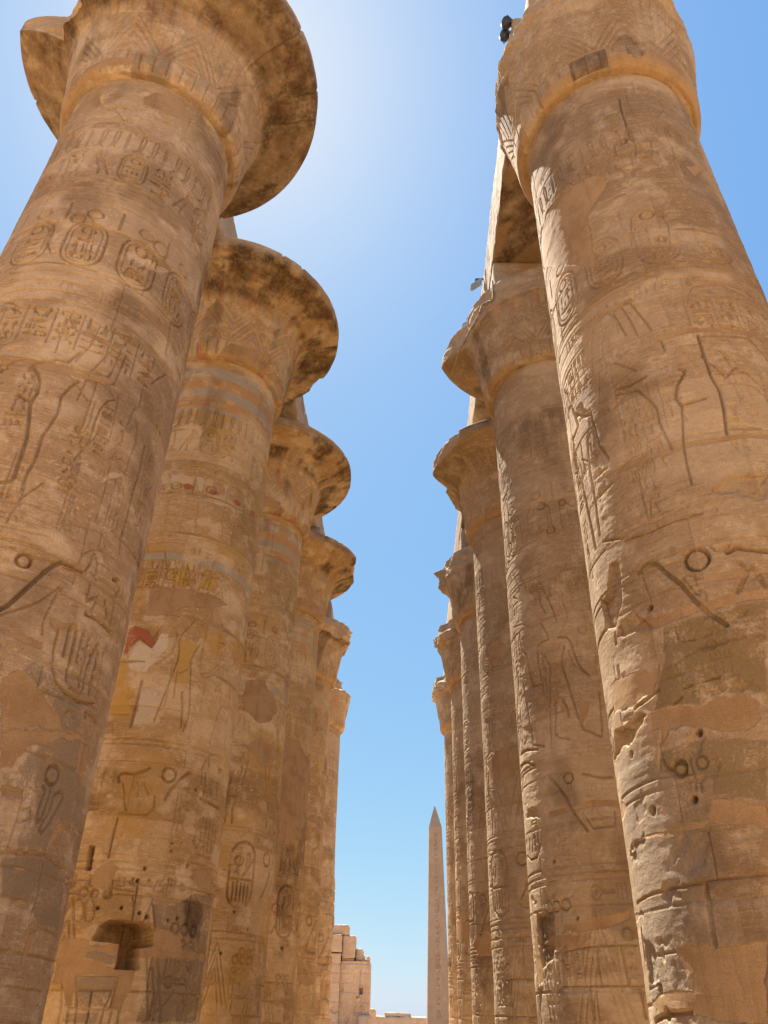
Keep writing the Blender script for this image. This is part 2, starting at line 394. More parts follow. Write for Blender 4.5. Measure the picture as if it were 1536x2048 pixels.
def figure(rl, x, z, h, flip, d, kind, rng):
    """standing figure in sunk outline relief, striding, one arm forward"""
    f = -1 if flip else 1
    def P(l): return [(x+f*a*h, z+b*h) for a, b in l]
    w = .026
    rl.groove(P([(.02, 0), (.03, .14), (.01, .27), (.02, .40), (.0, .44)]), w, d)                    # rear leg, back
    rl.groove(P([(.09, .0), (.085, .15), (.10, .30)]), w*.8, d*.8)
    rl.groove(P([(.10, .30), (.16, .12), (.19, 0), (.28, 0)]), w, d)
    rl.groove(P([(.14, .42), (.20, .25), (.25, .03)]), w, d)
    rl.groove(P([(.0, .44), (-.02, .50), (.02, .62), (-.04, .70), (-.05, .75), (.02, .785)]), w, d)   # back, shoulder
    rl.groove(P([(.14, .42), (.12, .52), (.12, .60), (.15, .66)]), w, d)                              # belly, chest
    rl.groove(P([(.02, .785), (.06, .79), (.06, .81)]), w, d)
    rl.groove(P([(.12, .785), (.19, .775), (.22, .72), (.28, .60), (.36, .62)]), w, d)                 # forward arm
    rl.groove(P([(.15, .70), (.19, .64), (.27, .565), (.36, .60)]), w*.8, d*.8)
    rl.groove(P([(-.05, .72), (-.07, .58), (-.05, .44), (-.03, .38)]), w*.8, d)                        # hanging arm
    rl.groove(P([(.0, .44), (.14, .42)]), w*.6, d*.6)
    if kind == 0:   # kilt apron
        rl.groove(P([(.14, .44), (.24, .27), (.02, .24)]), w*.8, d*.8)
    hd = P([(.03, .80), (.03, .86), (.05, .90), (.10, .91), (.13, .87), (.135, .83), (.12, .80), (.10, .785)])
    rl.sunk(hd, d*.9, .02)
    if kind == 1:   # two tall plumes
        rl.groove(P([(.04, .90), (.01, 1.10), (.03, 1.14), (.06, 1.10), (.08, .91)]), w*.7, d)
        rl.groove(P([(.08, .91), (.08, 1.12), (.10, 1.16), (.13, 1.12), (.12, .91)]), w*.7, d)
    else:
        rl.sunk(P([(.03, .89), (.0, .98), (.02, 1.05), (.07, 1.08), (.09, 1.0), (.13, .92), (.12, .89)]), d*.9, .02)

def parse_trace(txt):
    for ln in txt.strip().splitlines():
        a = ln.split(); ty, _, par = a[0].partition('.')
        ty = a[0][0]; par = [float(v) for v in a[0][1:].split(',')] if len(a[0]) > 1 else []
        yield ty, par, [tuple(map(float, q.split(','))) for q in a[1:]]

def apply_trace(rl, txt):
    for ty, par, pts in parse_trace(txt):
        if len(pts) < 1: continue
        if ty == 'g' and len(pts) > 1: rl.groove(pts, min(par[0]*.58, .026), par[1]*1.0, 'T')
        elif ty in 'cd' and len(pts) > 1:
            (a, b), (c, e) = pts[:2]; r = max(math.hypot(a-c, b-e), .03)
            if ty == 'c': q = disc(a, b, r, r, 24); rl.groove(q+q[:1], par[0]*.6, par[1]*1.2, 'T')
            else:
                rl.sunk(disc(a, b, r, r, 32), par[0], .022, .8, 'T', 2.4)
        elif ty == 'h':
            a, b = pts[0]; r = par[0]; rl.sunk(disc(a, b, r, r, 10), r*3.2, r*.7, 0, 'D')
        elif len(pts) > 2:
            if ty == 'p': rl.patch(pts, 'pl', 1., .055)
            elif ty == 's': rl.patch(pts, 'st', .85, .08)
            elif ty == 'l': rl.patch(pts, 'pa', .9, .05)
            elif ty == 'k': rl.patch(pts, None, 1., .04, tuple(.92*a+.08*b for a, b in zip(par, (.44, .29, .15))))
            elif ty == 'r': rl.niche(pts, par[0]*.6, .5)
            elif ty == 'n': rl.niche(pts, par[0]*1.5)
        if ty == 'q' and len(pts) > 1: rl.pline(pts, par[0])
TRACED={
'L0':'''
g.018,.026 -0.97,13.78 -0.68,13.43 -0.32,13.22 -0,12.94 0.23,12.86 0.62,12.96 0.9,12.98 1.16,12.98
p -0.45,14.31 -0.3,14.58 0.07,14.66 0.32,14.6 0.37,14.15 0.05,14.07 -0.45,13.99
p -1.99,14.22 -1.82,14.74 -1.41,14.73 -1.26,13.96 -1.59,13.85 -2.05,14.11
r.05 0.08,10.06 0.29,10.11 0.64,10.13 0.89,10.24 0.79,10.05 0.48,9.89 0.16,9.85
l 0.08,10.06 0.29,10.11 0.64,10.13 0.89,10.24 0.79,10.05 0.48,9.89 0.16,9.85
g.03,.05 -0.15,10.31 0.24,10.31 0.59,10.32 0.94,10.34
g.018,.026 0.68,9.43 0.96,9.42 1.18,9.54
g.035,.07 1.22,9.25 1.27,8.9 1.29,8.64
p -0.11,7.97 0.09,7.96 0.43,7.93 0.37,8.05 -0.07,8.06
g.02,.03 0.12,8.24 0.08,7.82 -0.04,7.45
g.02,.04 0.12,8.24 0.37,8.28 0.62,8.35
g.02,.03 0.03,7.4 0.26,7.44 0.43,7.42 0.47,7.56 0.51,8.13
c.035,.04 -0.74,10.42 -0.63,10.44
c.03,.05 0.66,10.52 0.76,10.63
g.025,.035 -0.93,9.51 -1.07,9.79 -1.11,10.19 -1.03,10.36 -0.8,10.47 -0.52,10.45 -0.46,10.27 -0.46,9.87 -0.43,9.61 -0.93,9.51
g.02,.03 -1.48,8.65 -1.19,8.67 -0.87,8.7 -0.68,8.69
g.035,.06 -0.52,7.2 -0.51,7.15 -0.44,7.08 -0.37,6.92 -0.35,6.72 -0.38,6.58 -0.38,6.53 -0.32,6.24 -0.27,5.98 -0.26,5.75 -0.26,5.57 -0.25,5.4 -0.26,5.32 -0.37,5.26
g.03,.05 -0.9,7 -0.85,7.14 -0.77,7.23 -0.67,7.26
g.03,.05 -0.51,7.21 -0.4,7.29 -0.25,7.38 -0.13,7.38 -0.01,7.65
g.06,.08 -0.56,6.64 -0.48,6.6 -0.39,6.56
g.028,.045 0.09,7.14 0.01,6.99 -0.06,6.78 -0.03,6.5 -0.06,6.31 -0.11,6.06 -0.1,5.84 -0.1,5.66 -0.13,5.47 -0.12,5.19
g.022,.04 0.16,7.2 0.33,7.28 0.48,7.24 0.58,7.17 0.63,7.13 0.53,7.04 0.46,6.83 0.45,6.66 0.45,6.27
g.02,.03 0.96,7.22 0.93,7.07 0.92,6.81 0.99,6.8
g.025,.035 1.04,7.07 1.1,6.93 1.14,6.71 1.1,6.36 1.1,6.13
g.04,.07 1.34,6.79 1.38,6.37 1.33,5.95 1.34,5.55 1.33,5.29 1.36,5.04
g.025,.04 1.43,8.32 1.24,8.05 1.15,7.87
g.025,.04 -0.06,7.34 0.01,7.31 0.18,7.34 0.33,7.4 0.44,7.44 0.47,7.56
g.025,.04 0.59,7.9 0.57,7.59 0.55,7.36 0.46,7.31
p -0.98,7.26 -0.62,7.29 -0.37,7.29 -0.09,7.34 0.05,7.27 0.34,7.36 0.63,7.35 0.69,7.28 0.46,7.29 0.16,7.2 -0.21,7.12 -0.51,7.17 -0.93,7.11
g.012,.02 -0.3,5.01 -0.06,5.05 0.27,5.07 0.57,5.02 0.76,5.04 1.12,5.17 1.12,5.3 1.18,5.76
g.012,.02 -0.26,4.86 -0.08,4.92 0.17,4.9 0.4,4.9
g.012,.02 -0.21,4.68 0.1,4.69 0.33,4.73
g.012,.02 -0.17,4.56 0.38,4.55
g.012,.02 0,6.09 0.33,6.14 0.65,6.15 1.06,6.14
g.015,.025 0.37,6.93 0.38,6.54 0.33,6.16
g.015,.025 0.66,7.22 0.71,6.63 0.7,6.39
l 0.64,5.68 0.87,6.05 1.07,6.09 0.75,5.79
d.10 0.15,4.33 0.25,4.37
g.04,.08 0.08,3.68 0.14,3.75 0.22,3.91 0.31,4.09 0.39,4.25 0.48,4.4 0.55,4.46 0.66,4.48
g.06,.10 0.66,4.48 0.77,4.48 0.88,4.48
g.03,.06 0.88,4.48 0.91,4.58 0.94,4.8 1.01,4.74 1.06,4.48
g.035,.06 1,4.39 1.01,4.16 1.16,4.29 1.13,4.08
g.06,.10 1.36,4.64 1.48,4.68 1.56,4.62 1.53,4.51
g.06,.09 1.31,4.29 1.41,4.14
g.05,.07 1.5,4.45 1.53,4.1
g.018,.026 0.83,4.02 0.94,4.04
g.018,.026 0.83,3.92 0.92,3.93
g.07,.10 1.05,4.01 1.26,4.03 1.61,4.01
g.02,.03 0.76,4.55 0.79,4.69 0.9,4.82 1.05,4.89 1.24,4.9 1.44,4.87
g.04,.08 0.89,3.76 0.9,3.42
g.04,.08 0.99,3.74 1.02,3.18
g.035,.07 1.09,3.75 1.1,3.42
g.03,.06 1.19,3.74 1.23,3.16
g.05,.09 1.36,3.73 1.29,3.43 1.32,3.15
g.05,.09 1.44,3.65 1.45,3.43 1.44,3.16
g.05,.09 1.54,3.71 1.58,3.45 1.61,3.18
g.03,.05 0.75,3.66 0.76,3.45 0.81,3.23 0.89,3.1 1.07,3.02 1.31,3.01 1.61,3.09
g.02,.03 0.66,4.16 0.61,4.06 0.57,3.86 0.55,3.68 0.58,3.55
g.02,.03 0.1,3.62 0.27,3.75 0.44,3.9 0.63,4.17
g.018,.026 0.77,2.95 0.92,2.95 1.05,2.95
h.05 1.47,2.92
h.04 2.01,3.25
g.02,.04 1.45,2.96 1.81,2.93
p 0.29,2.95 0.41,3.08 0.48,3.09 0.66,3 0.78,2.95 0.91,2.82 1.06,2.71 1.16,2.64 0.45,2.43
p 0.58,3.75 0.72,3.77 0.97,3.86 0.99,3.76 0.75,3.67 0.65,3.68
p 0.18,3.41 0.32,3.48 0.49,3.48 0.62,3.48 0.66,3.41 0.63,3.38 0.38,3.37
p 0.45,2.43 1.18,2.64 1.46,2.67 1.5,2.6 1.15,2.54 1,2.42 0.74,2.33 0.69,2.15 0.56,2.07
p 1.45,2.59 1.66,2.65 1.76,2.28 1.58,2.24
p 0.6,1.94 0.87,1.94 0.89,1.86 0.64,1.82
p 0.82,1.41 1.32,1.46 1.38,1.61 1.41,1.77 1.57,1.75 1.49,1.59 1.37,1.45 1.11,1.39 0.84,1.35
p 1.02,0.97 1.31,0.96 1.31,0.89 1.11,0.9
p 1.36,0.74 1.49,0.77 1.49,0.66 1.46,0.46 1.38,0.4 1.36,0.54
c.03,.05 1.17,2.16 1.26,2.19
g.03,.05 1.16,2.07 1.21,1.98 1.17,1.72 1.12,1.68 1.1,1.79 1.13,1.99 1.08,2.02
g.025,.04 1.41,2.02 1.34,2.04 1.27,1.98 1.25,1.8 1.17,1.62 1.22,1.59 1.29,1.69 1.42,1.98
g.02,.03 0.87,1.73 0.99,1.79 1.03,1.69 0.9,1.63 0.87,1.73
g.018,.026 0.88,1.85 0.87,1.57 0.86,1.41
g.018,.026 0.8,1.33 1.34,1.41 1.63,1.34 1.99,1.28
g.012,.03 1.35,1.33 1.37,1.01 1.35,0.81
g.014,.02 0.92,0.98 1.32,0.97
g.014,.02 1.36,0.78 2,0.75
g.014,.02 1.18,0.27 1.96,0.25
k.27,.205,.135 0.48,3.09 0.56,3.23 0.81,3.14 1.08,3 1.33,3.01 1.45,2.73 1.16,2.64 0.91,2.82 0.78,2.95 0.66,3
k.29,.22,.15 0.7,2.11 0.79,2.33 1.01,2.39 1.12,2.09 0.89,1.82 0.65,1.8 0.57,2.05
k.30,.225,.15 1.06,2.48 1.43,2.6 1.58,2.24 1.92,2.23 2.08,1.81 1.58,1.79 1.35,1.78 1.36,1.48 0.92,1.44 0.96,1.84 1.12,2.09
k.275,.205,.135 0.8,1.31 1.32,1.4 1.88,1.27 2.02,0.8 1.48,0.78 1.28,0.97 0.92,0.98
''',
'L1':'''
p -0.68,7.51 -0.7,7.84 -0.2,7.84 0.55,7.88 0.91,7.86 1.17,7.8 0.7,7.53 0.14,7.4 -0.11,7.22 -0.43,7.14 -0.69,7.11
k.36,.105,.06 -0.99,6.82 -0.85,6.91 -0.55,6.8 -0.42,6.62 -0.28,6.86 -0.31,6.63 -0.38,6.4 -0.69,6.62 -0.82,6.45 -0.9,6.25 -0.98,6.23
k.62,.54,.42 -0.68,6.59 -0.38,6.4 -0.26,6.73 -0.1,6.75 -0.07,6.45 -0.24,6.13 -0.36,5.95 -0.37,5.88 -0.57,5.85 -0.75,5.92 -0.87,6.13
k.52,.32,.08 -0.97,6.21 -0.88,6.15 -0.75,5.83 -0.66,5.63 -0.59,5.4 -0.52,4.99 -0.94,5 -0.98,5.53
k.50,.32,.10 0.12,6.71 0.55,6.63 0.49,6.36 0.48,6.01 0.53,5.73 0.12,5.67 0.18,6.07 0.19,6.32
k.58,.48,.36 -0.65,5.68 -0.44,5.68 -0.4,5.06 -0.47,4.75 -0.1,4.81 -0.06,4.97 0.09,5.59 -0.37,5.64
g.02,.035 -0.99,6.82 -0.85,6.91 -0.55,6.8 -0.42,6.62 -0.28,6.86
g.02,.035 -0.31,6.63 -0.38,6.4 -0.69,6.62 -0.82,6.45 -0.9,6.25
g.025,.045 0.1,6.68 0.18,6.44 0.19,6.19 0.13,5.86 0.07,5.54 0.03,5.3 -0.05,4.89
g.025,.045 0.6,6.65 0.51,6.42 0.47,6.26 0.51,5.9 0.58,5.43 0.62,5.09 0.55,4.78
g.03,.05 0.39,5.53 0.44,5.33 0.48,4.99 0.49,4.84
g.025,.045 1.41,5.53 1.32,5.22 1.21,4.7
g.025,.04 1.55,5.48 1.65,5.28 1.78,4.68
g.03,.05 1.75,6.81 1.63,6.52 1.65,6.14 1.74,5.55 1.77,5.08 1.79,4.66
g.02,.03 1.71,7.23 1.99,6.81 2.2,6.36 2.16,5.58 2.14,4.63
g.02,.035 1.23,6.71 1.15,6.39 0.95,6.12 0.73,6.04 0.8,5.96 1.02,6.07 1.3,6.39
g.045,.06 -0.44,5.68 -0.45,5.26 -0.47,4.75
g.05,.04 0.09,6.76 0.04,6.34 -0.22,6.06
g.03,.06 1.13,6.85 1.3,6.92
g.02,.03 -0.97,5 -0.54,4.99
g.045,.07 -0.47,3.71 -0.5,3.81 -0.45,3.87 -0.22,3.86 -0.03,3.94 0.04,3.99
g.02,.03 -0.1,3.69 -0.1,3.45
g.02,.03 -0.01,3.7 0.13,3.49
g.02,.03 -0.39,3.69 -0.3,3.47
c.04,.07 0.43,3.92 0.56,3.94
g.045,.06 0.83,4.04 0.63,3.85 0.49,3.62 0.43,3.47
g.03,.04 1.15,3.89 1.11,4.18 1.17,4.35 1.33,4.51 1.56,4.55 1.84,4.52 1.99,4.33
g.03,.05 1.25,4.4 1.28,4.27
g.05,.08 1.66,4.28 1.82,4.31 1.84,4.18
c.02,.03 -0.57,3.87 -0.54,3.87
g.02,.03 -0.56,3.83 -0.57,3.71
g.02,.03 -0.64,3.79 -0.51,3.78
g.035,.06 1.34,3.31 1.33,2.78
g.035,.06 1.45,3.31 1.47,2.76
g.035,.06 1.57,3.29 1.57,2.76
g.035,.06 1.72,3.24 1.7,2.76
g.035,.06 1.84,3.19 1.82,2.77
g.025,.04 1.19,3.06 1.15,2.85 1.27,2.7 1.58,2.64 1.79,2.65
g.035,.06 1.23,4.11 1.25,3.66
g.035,.06 1.64,4.11 1.68,3.76
g.035,.06 1.43,4.14 1.46,3.71
g.06,.09 1.18,3.62 1.47,3.6 1.88,3.59
g.03,.06 -0.35,3.06 -0.36,2.85 -0.36,2.63 -0.36,2.41
n.30 -0.75,2.6 -0.64,2.6 -0.62,2.19 -0.72,2.2
h.03 0.7,2.74
h.03 0.71,2.61
h.045 0.29,2.28
h.05 1.11,2.42
h.03 0.12,2.1
h.045 0.21,2.08
h.03 0.4,2.1
h.045 -0.37,1.62
h.04 0.02,1.64
h.04 0.33,1.58
h.05 0.47,1.53
h.035 0.86,1.51
h.045 1.05,1.55
h.04 1.03,3.76
p -0.57,2.07 -0.56,2.21 -0.36,2.33 -0.28,2.37 -0.13,2.27 -0.18,2.12 -0.22,1.99 -0.31,1.92 -0.49,1.9
p 1.24,2.36 1.63,2.46 2,2.34 2.02,2.11 1.46,2.08 1.23,2.22
p 0.6,1.35 0.78,1.41 1.13,1.33 1.26,1.2 1.25,1.08 0.76,1.04 0.63,1.19
p 0.31,1.9 0.88,1.87 0.87,1.77 0.56,1.78
p -0.83,1.18 -0.36,1.18 -0.4,0.88 -0.13,0.81 0.1,0.78 0.45,0.72 0.44,0.46 0.24,0.18 0.1,0.21 0.19,0.63 -0.44,0.63 -0.43,0.25 -0.55,0.25 -0.67,0.52 -0.85,0.53 -0.91,0.94
n.5 -0.36,1.14 -0.28,1.36 -0.13,1.46 0.13,1.46 0.36,1.45 0.47,1.42 0.6,1.34 0.66,1.09 0.44,1.06 0.5,0.74 0.09,0.74 0.1,1.11
g.02,.04 -0.44,0.21 0.04,0.19 0.18,0.2
g.02,.04 -0.46,0.63 0.19,0.64 0.14,0.21
g.015,.04 0.16,1.85 0.23,1.61
g.02,.04 -0.19,1.93 0.17,1.9
g.02,.03 -0.71,1.43 -0.79,1.71 -0.72,1.76 -0.63,1.71 -0.56,1.47 -0.63,1.41 -0.71,1.43
g.02,.03 -0.52,1.43 -0.59,1.71 -0.52,1.77 -0.45,1.72 -0.39,1.48 -0.44,1.42 -0.52,1.43
c.035,.04 -0.66,1.86 -0.59,1.86
c.035,.05 -0.47,1.84 -0.41,1.84
c.04,.06 -0.25,1.84 -0.19,1.84
c.03,.05 1.06,0.6 1.14,0.6
g.025,.04 1.32,0.65 1.04,0.29 0.7,0.03
g.025,.04 0.9,0.48 0.82,0.62 0.85,0.7 0.92,0.63 0.88,0.42 0.87,0.23
c.02,.03 1.49,0.39 1.55,0.39
g.02,.03 1.5,0.35 1.54,0.2
g.02,.03 1.44,0.31 1.58,0.3
g.03,.05 1.74,1.08 1.82,1 1.71,0.93
n.1 1.96,0.42 2.08,0.42 2.06,0.27 2.08,0.27
g.025,.04 -0.32,3.43 -0.22,3.18 -0.34,3.16
g.03,.045 -0.31,3.16 0.15,3.16 0.25,3.29 0.23,3.48
s 1.02,1.89 1.56,2.02 1.85,1.77 1.77,1.16 1.35,1.23 1.13,1.48
k.40,.12,.08 -0.47,10.62 -0.37,10.67 -0.23,10.61 -0.22,10.5 -0.33,10.43 -0.45,10.49
k.40,.12,.08 0.16,10.54 0.26,10.63 0.43,10.6 0.44,10.52 0.33,10.42 0.19,10.46
k.40,.12,.08 0.84,10.55 0.96,10.65 1.11,10.58 1.1,10.47 0.98,10.42
k.38,.12,.08 -1.06,10.64 -0.99,10.68 -0.89,10.59 -0.88,10.45 -1.04,10.44
k.40,.14,.10 1.51,10.56 1.59,10.67 1.72,10.69 1.74,10.55 1.57,10.46
k.58,.48,.36 -0.84,10.94 -0.6,10.93 -0.6,10.58 -0.68,10.55 -0.77,10.67
k.58,.48,.36 -0.17,10.88 0.05,10.89 0.01,10.46 -0.09,10.48
k.56,.44,.32 0.53,10.87 0.74,10.89 0.68,10.33 0.63,10.42
g.03,.02 -1.01,9.32 -0.71,9.35 -0.73,10.25 -0.11,10.4 -0.01,10.2 0.02,9.41 0.01,9.31 0.7,9.35 0.62,10.3 1.21,10.38 1.48,9.35
k.50,.30,.06 0.33,7.89 0.4,8.36 0.51,8.46 0.62,8.4 0.47,7.93
k.50,.30,.06 0.54,7.92 0.63,8.34 0.71,8.44 0.78,8.36 0.69,7.94
k.48,.30,.08 -0.36,8.28 -0.17,8.36 0.1,8.41 0.12,7.93 -0.28,7.87
g.025,.035 0.33,7.89 0.4,8.36 0.51,8.46 0.62,8.4 0.47,7.93
g.025,.035 0.54,7.92 0.63,8.34 0.71,8.44 0.78,8.36 0.69,7.94
k.285,.205,.125 0.49,1.77 0.93,1.75 1.36,2 2.15,2.08 2.16,1.15 2.08,0.05 0.55,0.03 0.73,0.93 1.26,1.06 1.16,1.34 0.61,1.39
k.30,.225,.145 -0.45,1.08 0.09,1.1 0.09,0.82 -0.13,0.81 -0.4,0.88
k.32,.24,.155 -0.44,0.61 0.17,0.63 0.1,0.21 -0.41,0.24
k.32,.24,.155 -0.49,0.16 0.01,0.16 -0.02,0.01 -0.55,-0
''',
'R0':'''
g.016,.024 0.8,14.62 0.78,14.16
g.025,.05 0.46,14.03 0.43,13.61 0.44,13.12 0.44,12.78
g.014,.02 1.21,14.01 1.28,13.74 1.05,13.34
p -1.48,12.38 -1.1,12.3 -0.64,12.15 -0.33,12.04 -0.11,11.79 -0.15,11.56 -0.42,11.25 -0.59,11.03 -0.57,10.53 -0.62,9.8 -2.25,11.69 -2.07,12.18
p 1.26,11.86 1.59,12.16 1.88,12.2 1.4,11.67
g.025,.03 0.12,12.27 0.15,12.64 0.26,12.77 0.46,12.71 0.49,12.48 0.44,12.12 0.11,12.22
c.03,.035 0.28,12.64 0.36,12.61
g.025,.03 0.71,12.12 0.77,12.55 1.09,12.66 1.14,12.45 1.12,12.07
g.02,.025 -0.01,9.92 0.08,10.54 0.23,10.69 0.56,10.54 0.6,10.17 0.53,9.7 0.08,9.78
c.03,.04 0.33,10.53 0.43,10.5
c.03,.04 0.44,9.87 0.5,9.86
g.012,.02 -0.52,11.13 -0.13,11.65
g.02,.035 -0.41,8.14 -0.52,8.68 -0.44,8.7 -0.33,8.76 -0.23,8.67 -0.13,8.31 -0.05,8.02
g.02,.03 -0.37,8.67 -0.3,8.36 -0.25,8.03
g.04,.06 -0.72,7.28 -0.51,7.21 -0.28,7.23
g.025,.04 -0.76,7.2 -0.42,7.06 -0.31,6.85 -0.24,6.65 -0.25,6.42 -0.21,6.15 -0.18,5.93
g.035,.06 0.16,7.18 0.22,7.14 0.18,7.06 0.08,6.92 0.02,6.73 0.06,6.57 0.21,6.58 0.36,6.61
g.022,.04 0.06,6.53 -0.04,5.93 -0.06,5.6 -0.06,5.35
g.02,.04 0.03,7.76 0.05,7.57
g.03,.07 0.51,7.73 0.51,7.35 0.51,7.01 0.56,6.73 0.54,6.41 0.48,5.99
g.022,.035 0.47,7.36 0.69,6.92 0.82,7.07 0.74,7.39
g.022,.035 0.83,7.1 0.99,6.98 1.14,6.76 1.14,6.54
g.022,.035 0.6,6.82 0.84,6.83 1.03,6.76 1.15,6.57
g.025,.05 0.57,7.7 0.92,7.69 1.2,7.71 1.33,7.52 1.4,7.34
g.06,.04 0.73,7.42 0.9,7.19
q.045 -0.94,5.99 -0.6,5.97 -0.29,5.93 0.01,5.93 0.34,5.91 0.58,5.94 0.96,5.94
q.05 0.04,7.82 0.37,7.84 0.78,7.81 1.11,7.81 1.51,7.86
q.04 -1.22,8.87 -0.81,8.79 -0.43,8.75 -0.24,8.75
q.05 0.7,8.79 1.14,8.79 1.52,8.7
g.025,.05 -1.04,4.98 -0.64,4.91 -0.39,4.93 -0.04,4.93
r.06 0.11,5.22 0.32,5.4 0.57,5.39 0.79,5.36 0.69,4.98 0.4,5.05 0.17,5.12
g.05,.09 -1.93,8.3 -1.69,7.73 -1.58,7.27 -1.82,7.23 -1.93,7.02 -1.78,6.35 -1.65,5.48 -1.63,5.22
g.035,.06 -1.22,7.21 -1.18,6.75 -1.16,6.54 -1.05,6.28
g.05,.07 -1.62,7.54 -1.45,7.34 -1.22,7.21
r.06 -1.59,7.64 -1.39,7.58 -1.22,7.23 -1.52,7.28
g.035,.06 -1.37,6.92 -1.47,6.39 -1.46,5.86 -1.46,5.32
g.02,.03 -0.67,5.73 -0.66,5.19
g.02,.03 -0.61,5.12 -0.57,5.37 -0.47,5.34
g.03,.06 -1.31,6.19 -1.11,6.16
g.04,.07 -1.35,5.86 -1.08,5.88
g.02,.04 -1.41,5.19 -1.06,5.03
g.02,.03 -1.37,8.23 -1.66,7.82 -1.33,7.81 -1.06,7.82
g.02,.03 -0.94,7.76 -1.04,7.24 -0.89,7.24
g.02,.02 -0.89,6.92 -0.7,7.07 -0.49,7.07
g.02,.025 -0.66,7.75 -0.38,7.41
d.12 -0.21,4.37 -0.06,4.33
g.02,.03 -0.04,4.5 0,4.42 0.08,4.39 0.15,4.45
g.07,.10 0.12,4.37 0.21,4.41 0.33,4.37 0.52,4.32
g.04,.04 0.2,4.24 0.26,4.11 0.1,3.87
g.04,.04 0.31,4.15 0.36,4.01 0.38,3.92
g.04,.07 -0.92,4.47 -0.83,4.53 -0.73,4.52 -0.65,4.46 -0.57,4.31 -0.44,4.13 -0.33,3.88 -0.21,3.69 -0.08,3.53
g.02,.03 -0.88,4.5 -0.86,4.31 -0.82,4.06
g.02,.03 -0.41,4.18 -0.35,4.21 -0.27,4.18 -0.28,4.07
g.02,.03 -0.39,4.16 -0.31,3.97 -0.27,3.93
h.05 -0.85,3.98
q.07 -1.06,3.84 -0.75,3.77 -0.44,3.79 -0.16,3.79 0.04,3.82 0.39,3.81
p -1.1,3.88 -0.83,3.86 -0.72,3.75 -0.92,3.78
p -1.1,2.82 -0.86,2.81 -0.52,2.73 -0.31,2.8 -0.08,2.78 0.05,2.68 0.02,2.51 -0.17,2.39 -0.45,2.47 -0.54,2.55 -0.88,2.58 -0.93,2.49 -1.04,2.45 -1.01,2.6 -1.17,2.65
p -1.75,3.43 -1.34,3.37 -0.99,3.3 -0.85,3.29 -0.9,3.21 -1.01,3.04 -1.32,2.98 -1.82,3.07
r.16 -1.91,2.91 -1.52,2.86 -1.34,2.9 -1.13,2.87 -1.24,2.78 -1.56,2.63 -2.1,2.61
r.10 -1.7,4.48 -1.48,4.53 -1.39,4.84 -1.17,4.75 -1.25,4.19 -1.49,3.96 -1.71,4.1
r.07 -1.49,3.83 -1.42,3.96 -1.06,4.03 -0.85,3.75
g.05,.10 -1.7,4.52 -1.66,4.22 -1.69,4.09
g.03,.08 -1.47,4.02 -1.5,3.81
g.04,.08 -2.04,2.84 -2.1,2.62
g.03,.06 -1.32,2.97 -1.14,2.99 -0.94,3.04
c.035,.06 -0.87,2.2 -0.8,2.19
c.02,.03 -0.63,2.21 -0.57,2.2
h.05 -0.59,2.5
h.045 -1.53,2.52
s -0.82,3.27 -0.45,3.4 -0.12,3.42 0.29,3.42 0.26,3.31 -0.14,3.29 -0.55,3.25 -0.85,3.16
s -0.85,3.16 -0.42,3.19 -0.03,3.23 0.24,3.21 0.23,3.17 -0.17,3.17 -0.58,3.12 -0.83,3.09
g.012,.03 -1.01,2.58 -1.12,2.23
g.03,.05 -1.06,2.4 -1.03,2.24 -0.95,2.21
g.02,.03 -0.74,3.66 -0.78,3.45
g.02,.03 -0.61,3.68 -0.6,3.48 -0.42,3.45
g.02,.04 -0.79,2.84 -0.69,2.88
g.02,.04 -0.64,2.97 -0.55,2.98
g.02,.04 -0.43,2.99 -0.27,3
g.016,.024 -2.04,2.18 -1.41,2.18 -1.1,2.17 -0.75,2.12
g.014,.02 -0.95,2.15 -0.95,1.95 -0.96,1.72
g.016,.024 -2,1.13 -1.5,1.16 -1.03,1.16 -0.73,1.18 -0.26,1.18
g.016,.024 -0.71,1.58 -0.71,1.37 -0.71,1.18
g.05,.05 -0.84,1.14 -0.85,0.89 -0.86,0.68
p -1.15,1.68 -0.91,1.7 -0.66,1.69 -0.59,1.85 -0.42,1.85 -0.12,1.76 -0.18,1.53 -0.48,1.6 -0.67,1.64 -0.73,1.61 -1.11,1.62 -1.42,1.64 -1.87,1.66 -1.85,1.7
p -1.28,0.67 -0.95,0.69 -0.39,0.68 -0.53,0.1 -1,0.1 -1.19,0.16 -1.18,0.24 -1.2,0.45 -1.28,0.55
l -0.93,0.66 -0.91,0.53 -0.91,0.39 -1.01,0.46 -1.07,0.57 -1.02,0.65
r.05 -1.93,0.87 -1.66,0.71 -1.66,0.41 -1.98,0.38
g.03,.08 -1.97,0.89 -2,0.63
g.016,.024 -1.66,0.64 -1.33,0.65
g.016,.024 -1.98,0.38 -1.69,0.41
g.03,.06 -1.97,0.12 -1.62,0.17 -1.25,0.18
h.05 -0.78,1.89
h.055 -1.32,1.89
h.06 -1.62,0.17
h.05 -1.68,0.37
g.02,.03 -0.75,2.27 -0.73,2.1 -0.74,1.98
g.02,.03 -0.68,1.95 -0.69,2.03 -0.62,2.07
k.235,.165,.085 -0.73,3.7 -0.18,3.69 0.36,3.72 0.12,2.74 -0.07,2.8 -0.31,2.82 -0.52,2.74 -0.86,2.82 -1.04,2.83 -0.91,3.17 -0.77,3.35
k.25,.18,.10 -1.05,2.43 -0.59,2.42 0.02,2.31 -0.07,1.97 -1.12,2.16
k.25,.178,.095 -0.53,2.27 -0.02,2.18 -0.11,1.79 -0.41,1.87 -0.59,1.87
k.34,.265,.185 -1.89,2.6 -1.32,2.47 -1.06,2.19 -0.94,2.12 -0.97,1.72 -1.19,1.69 -1.76,1.69 -2.03,1.8
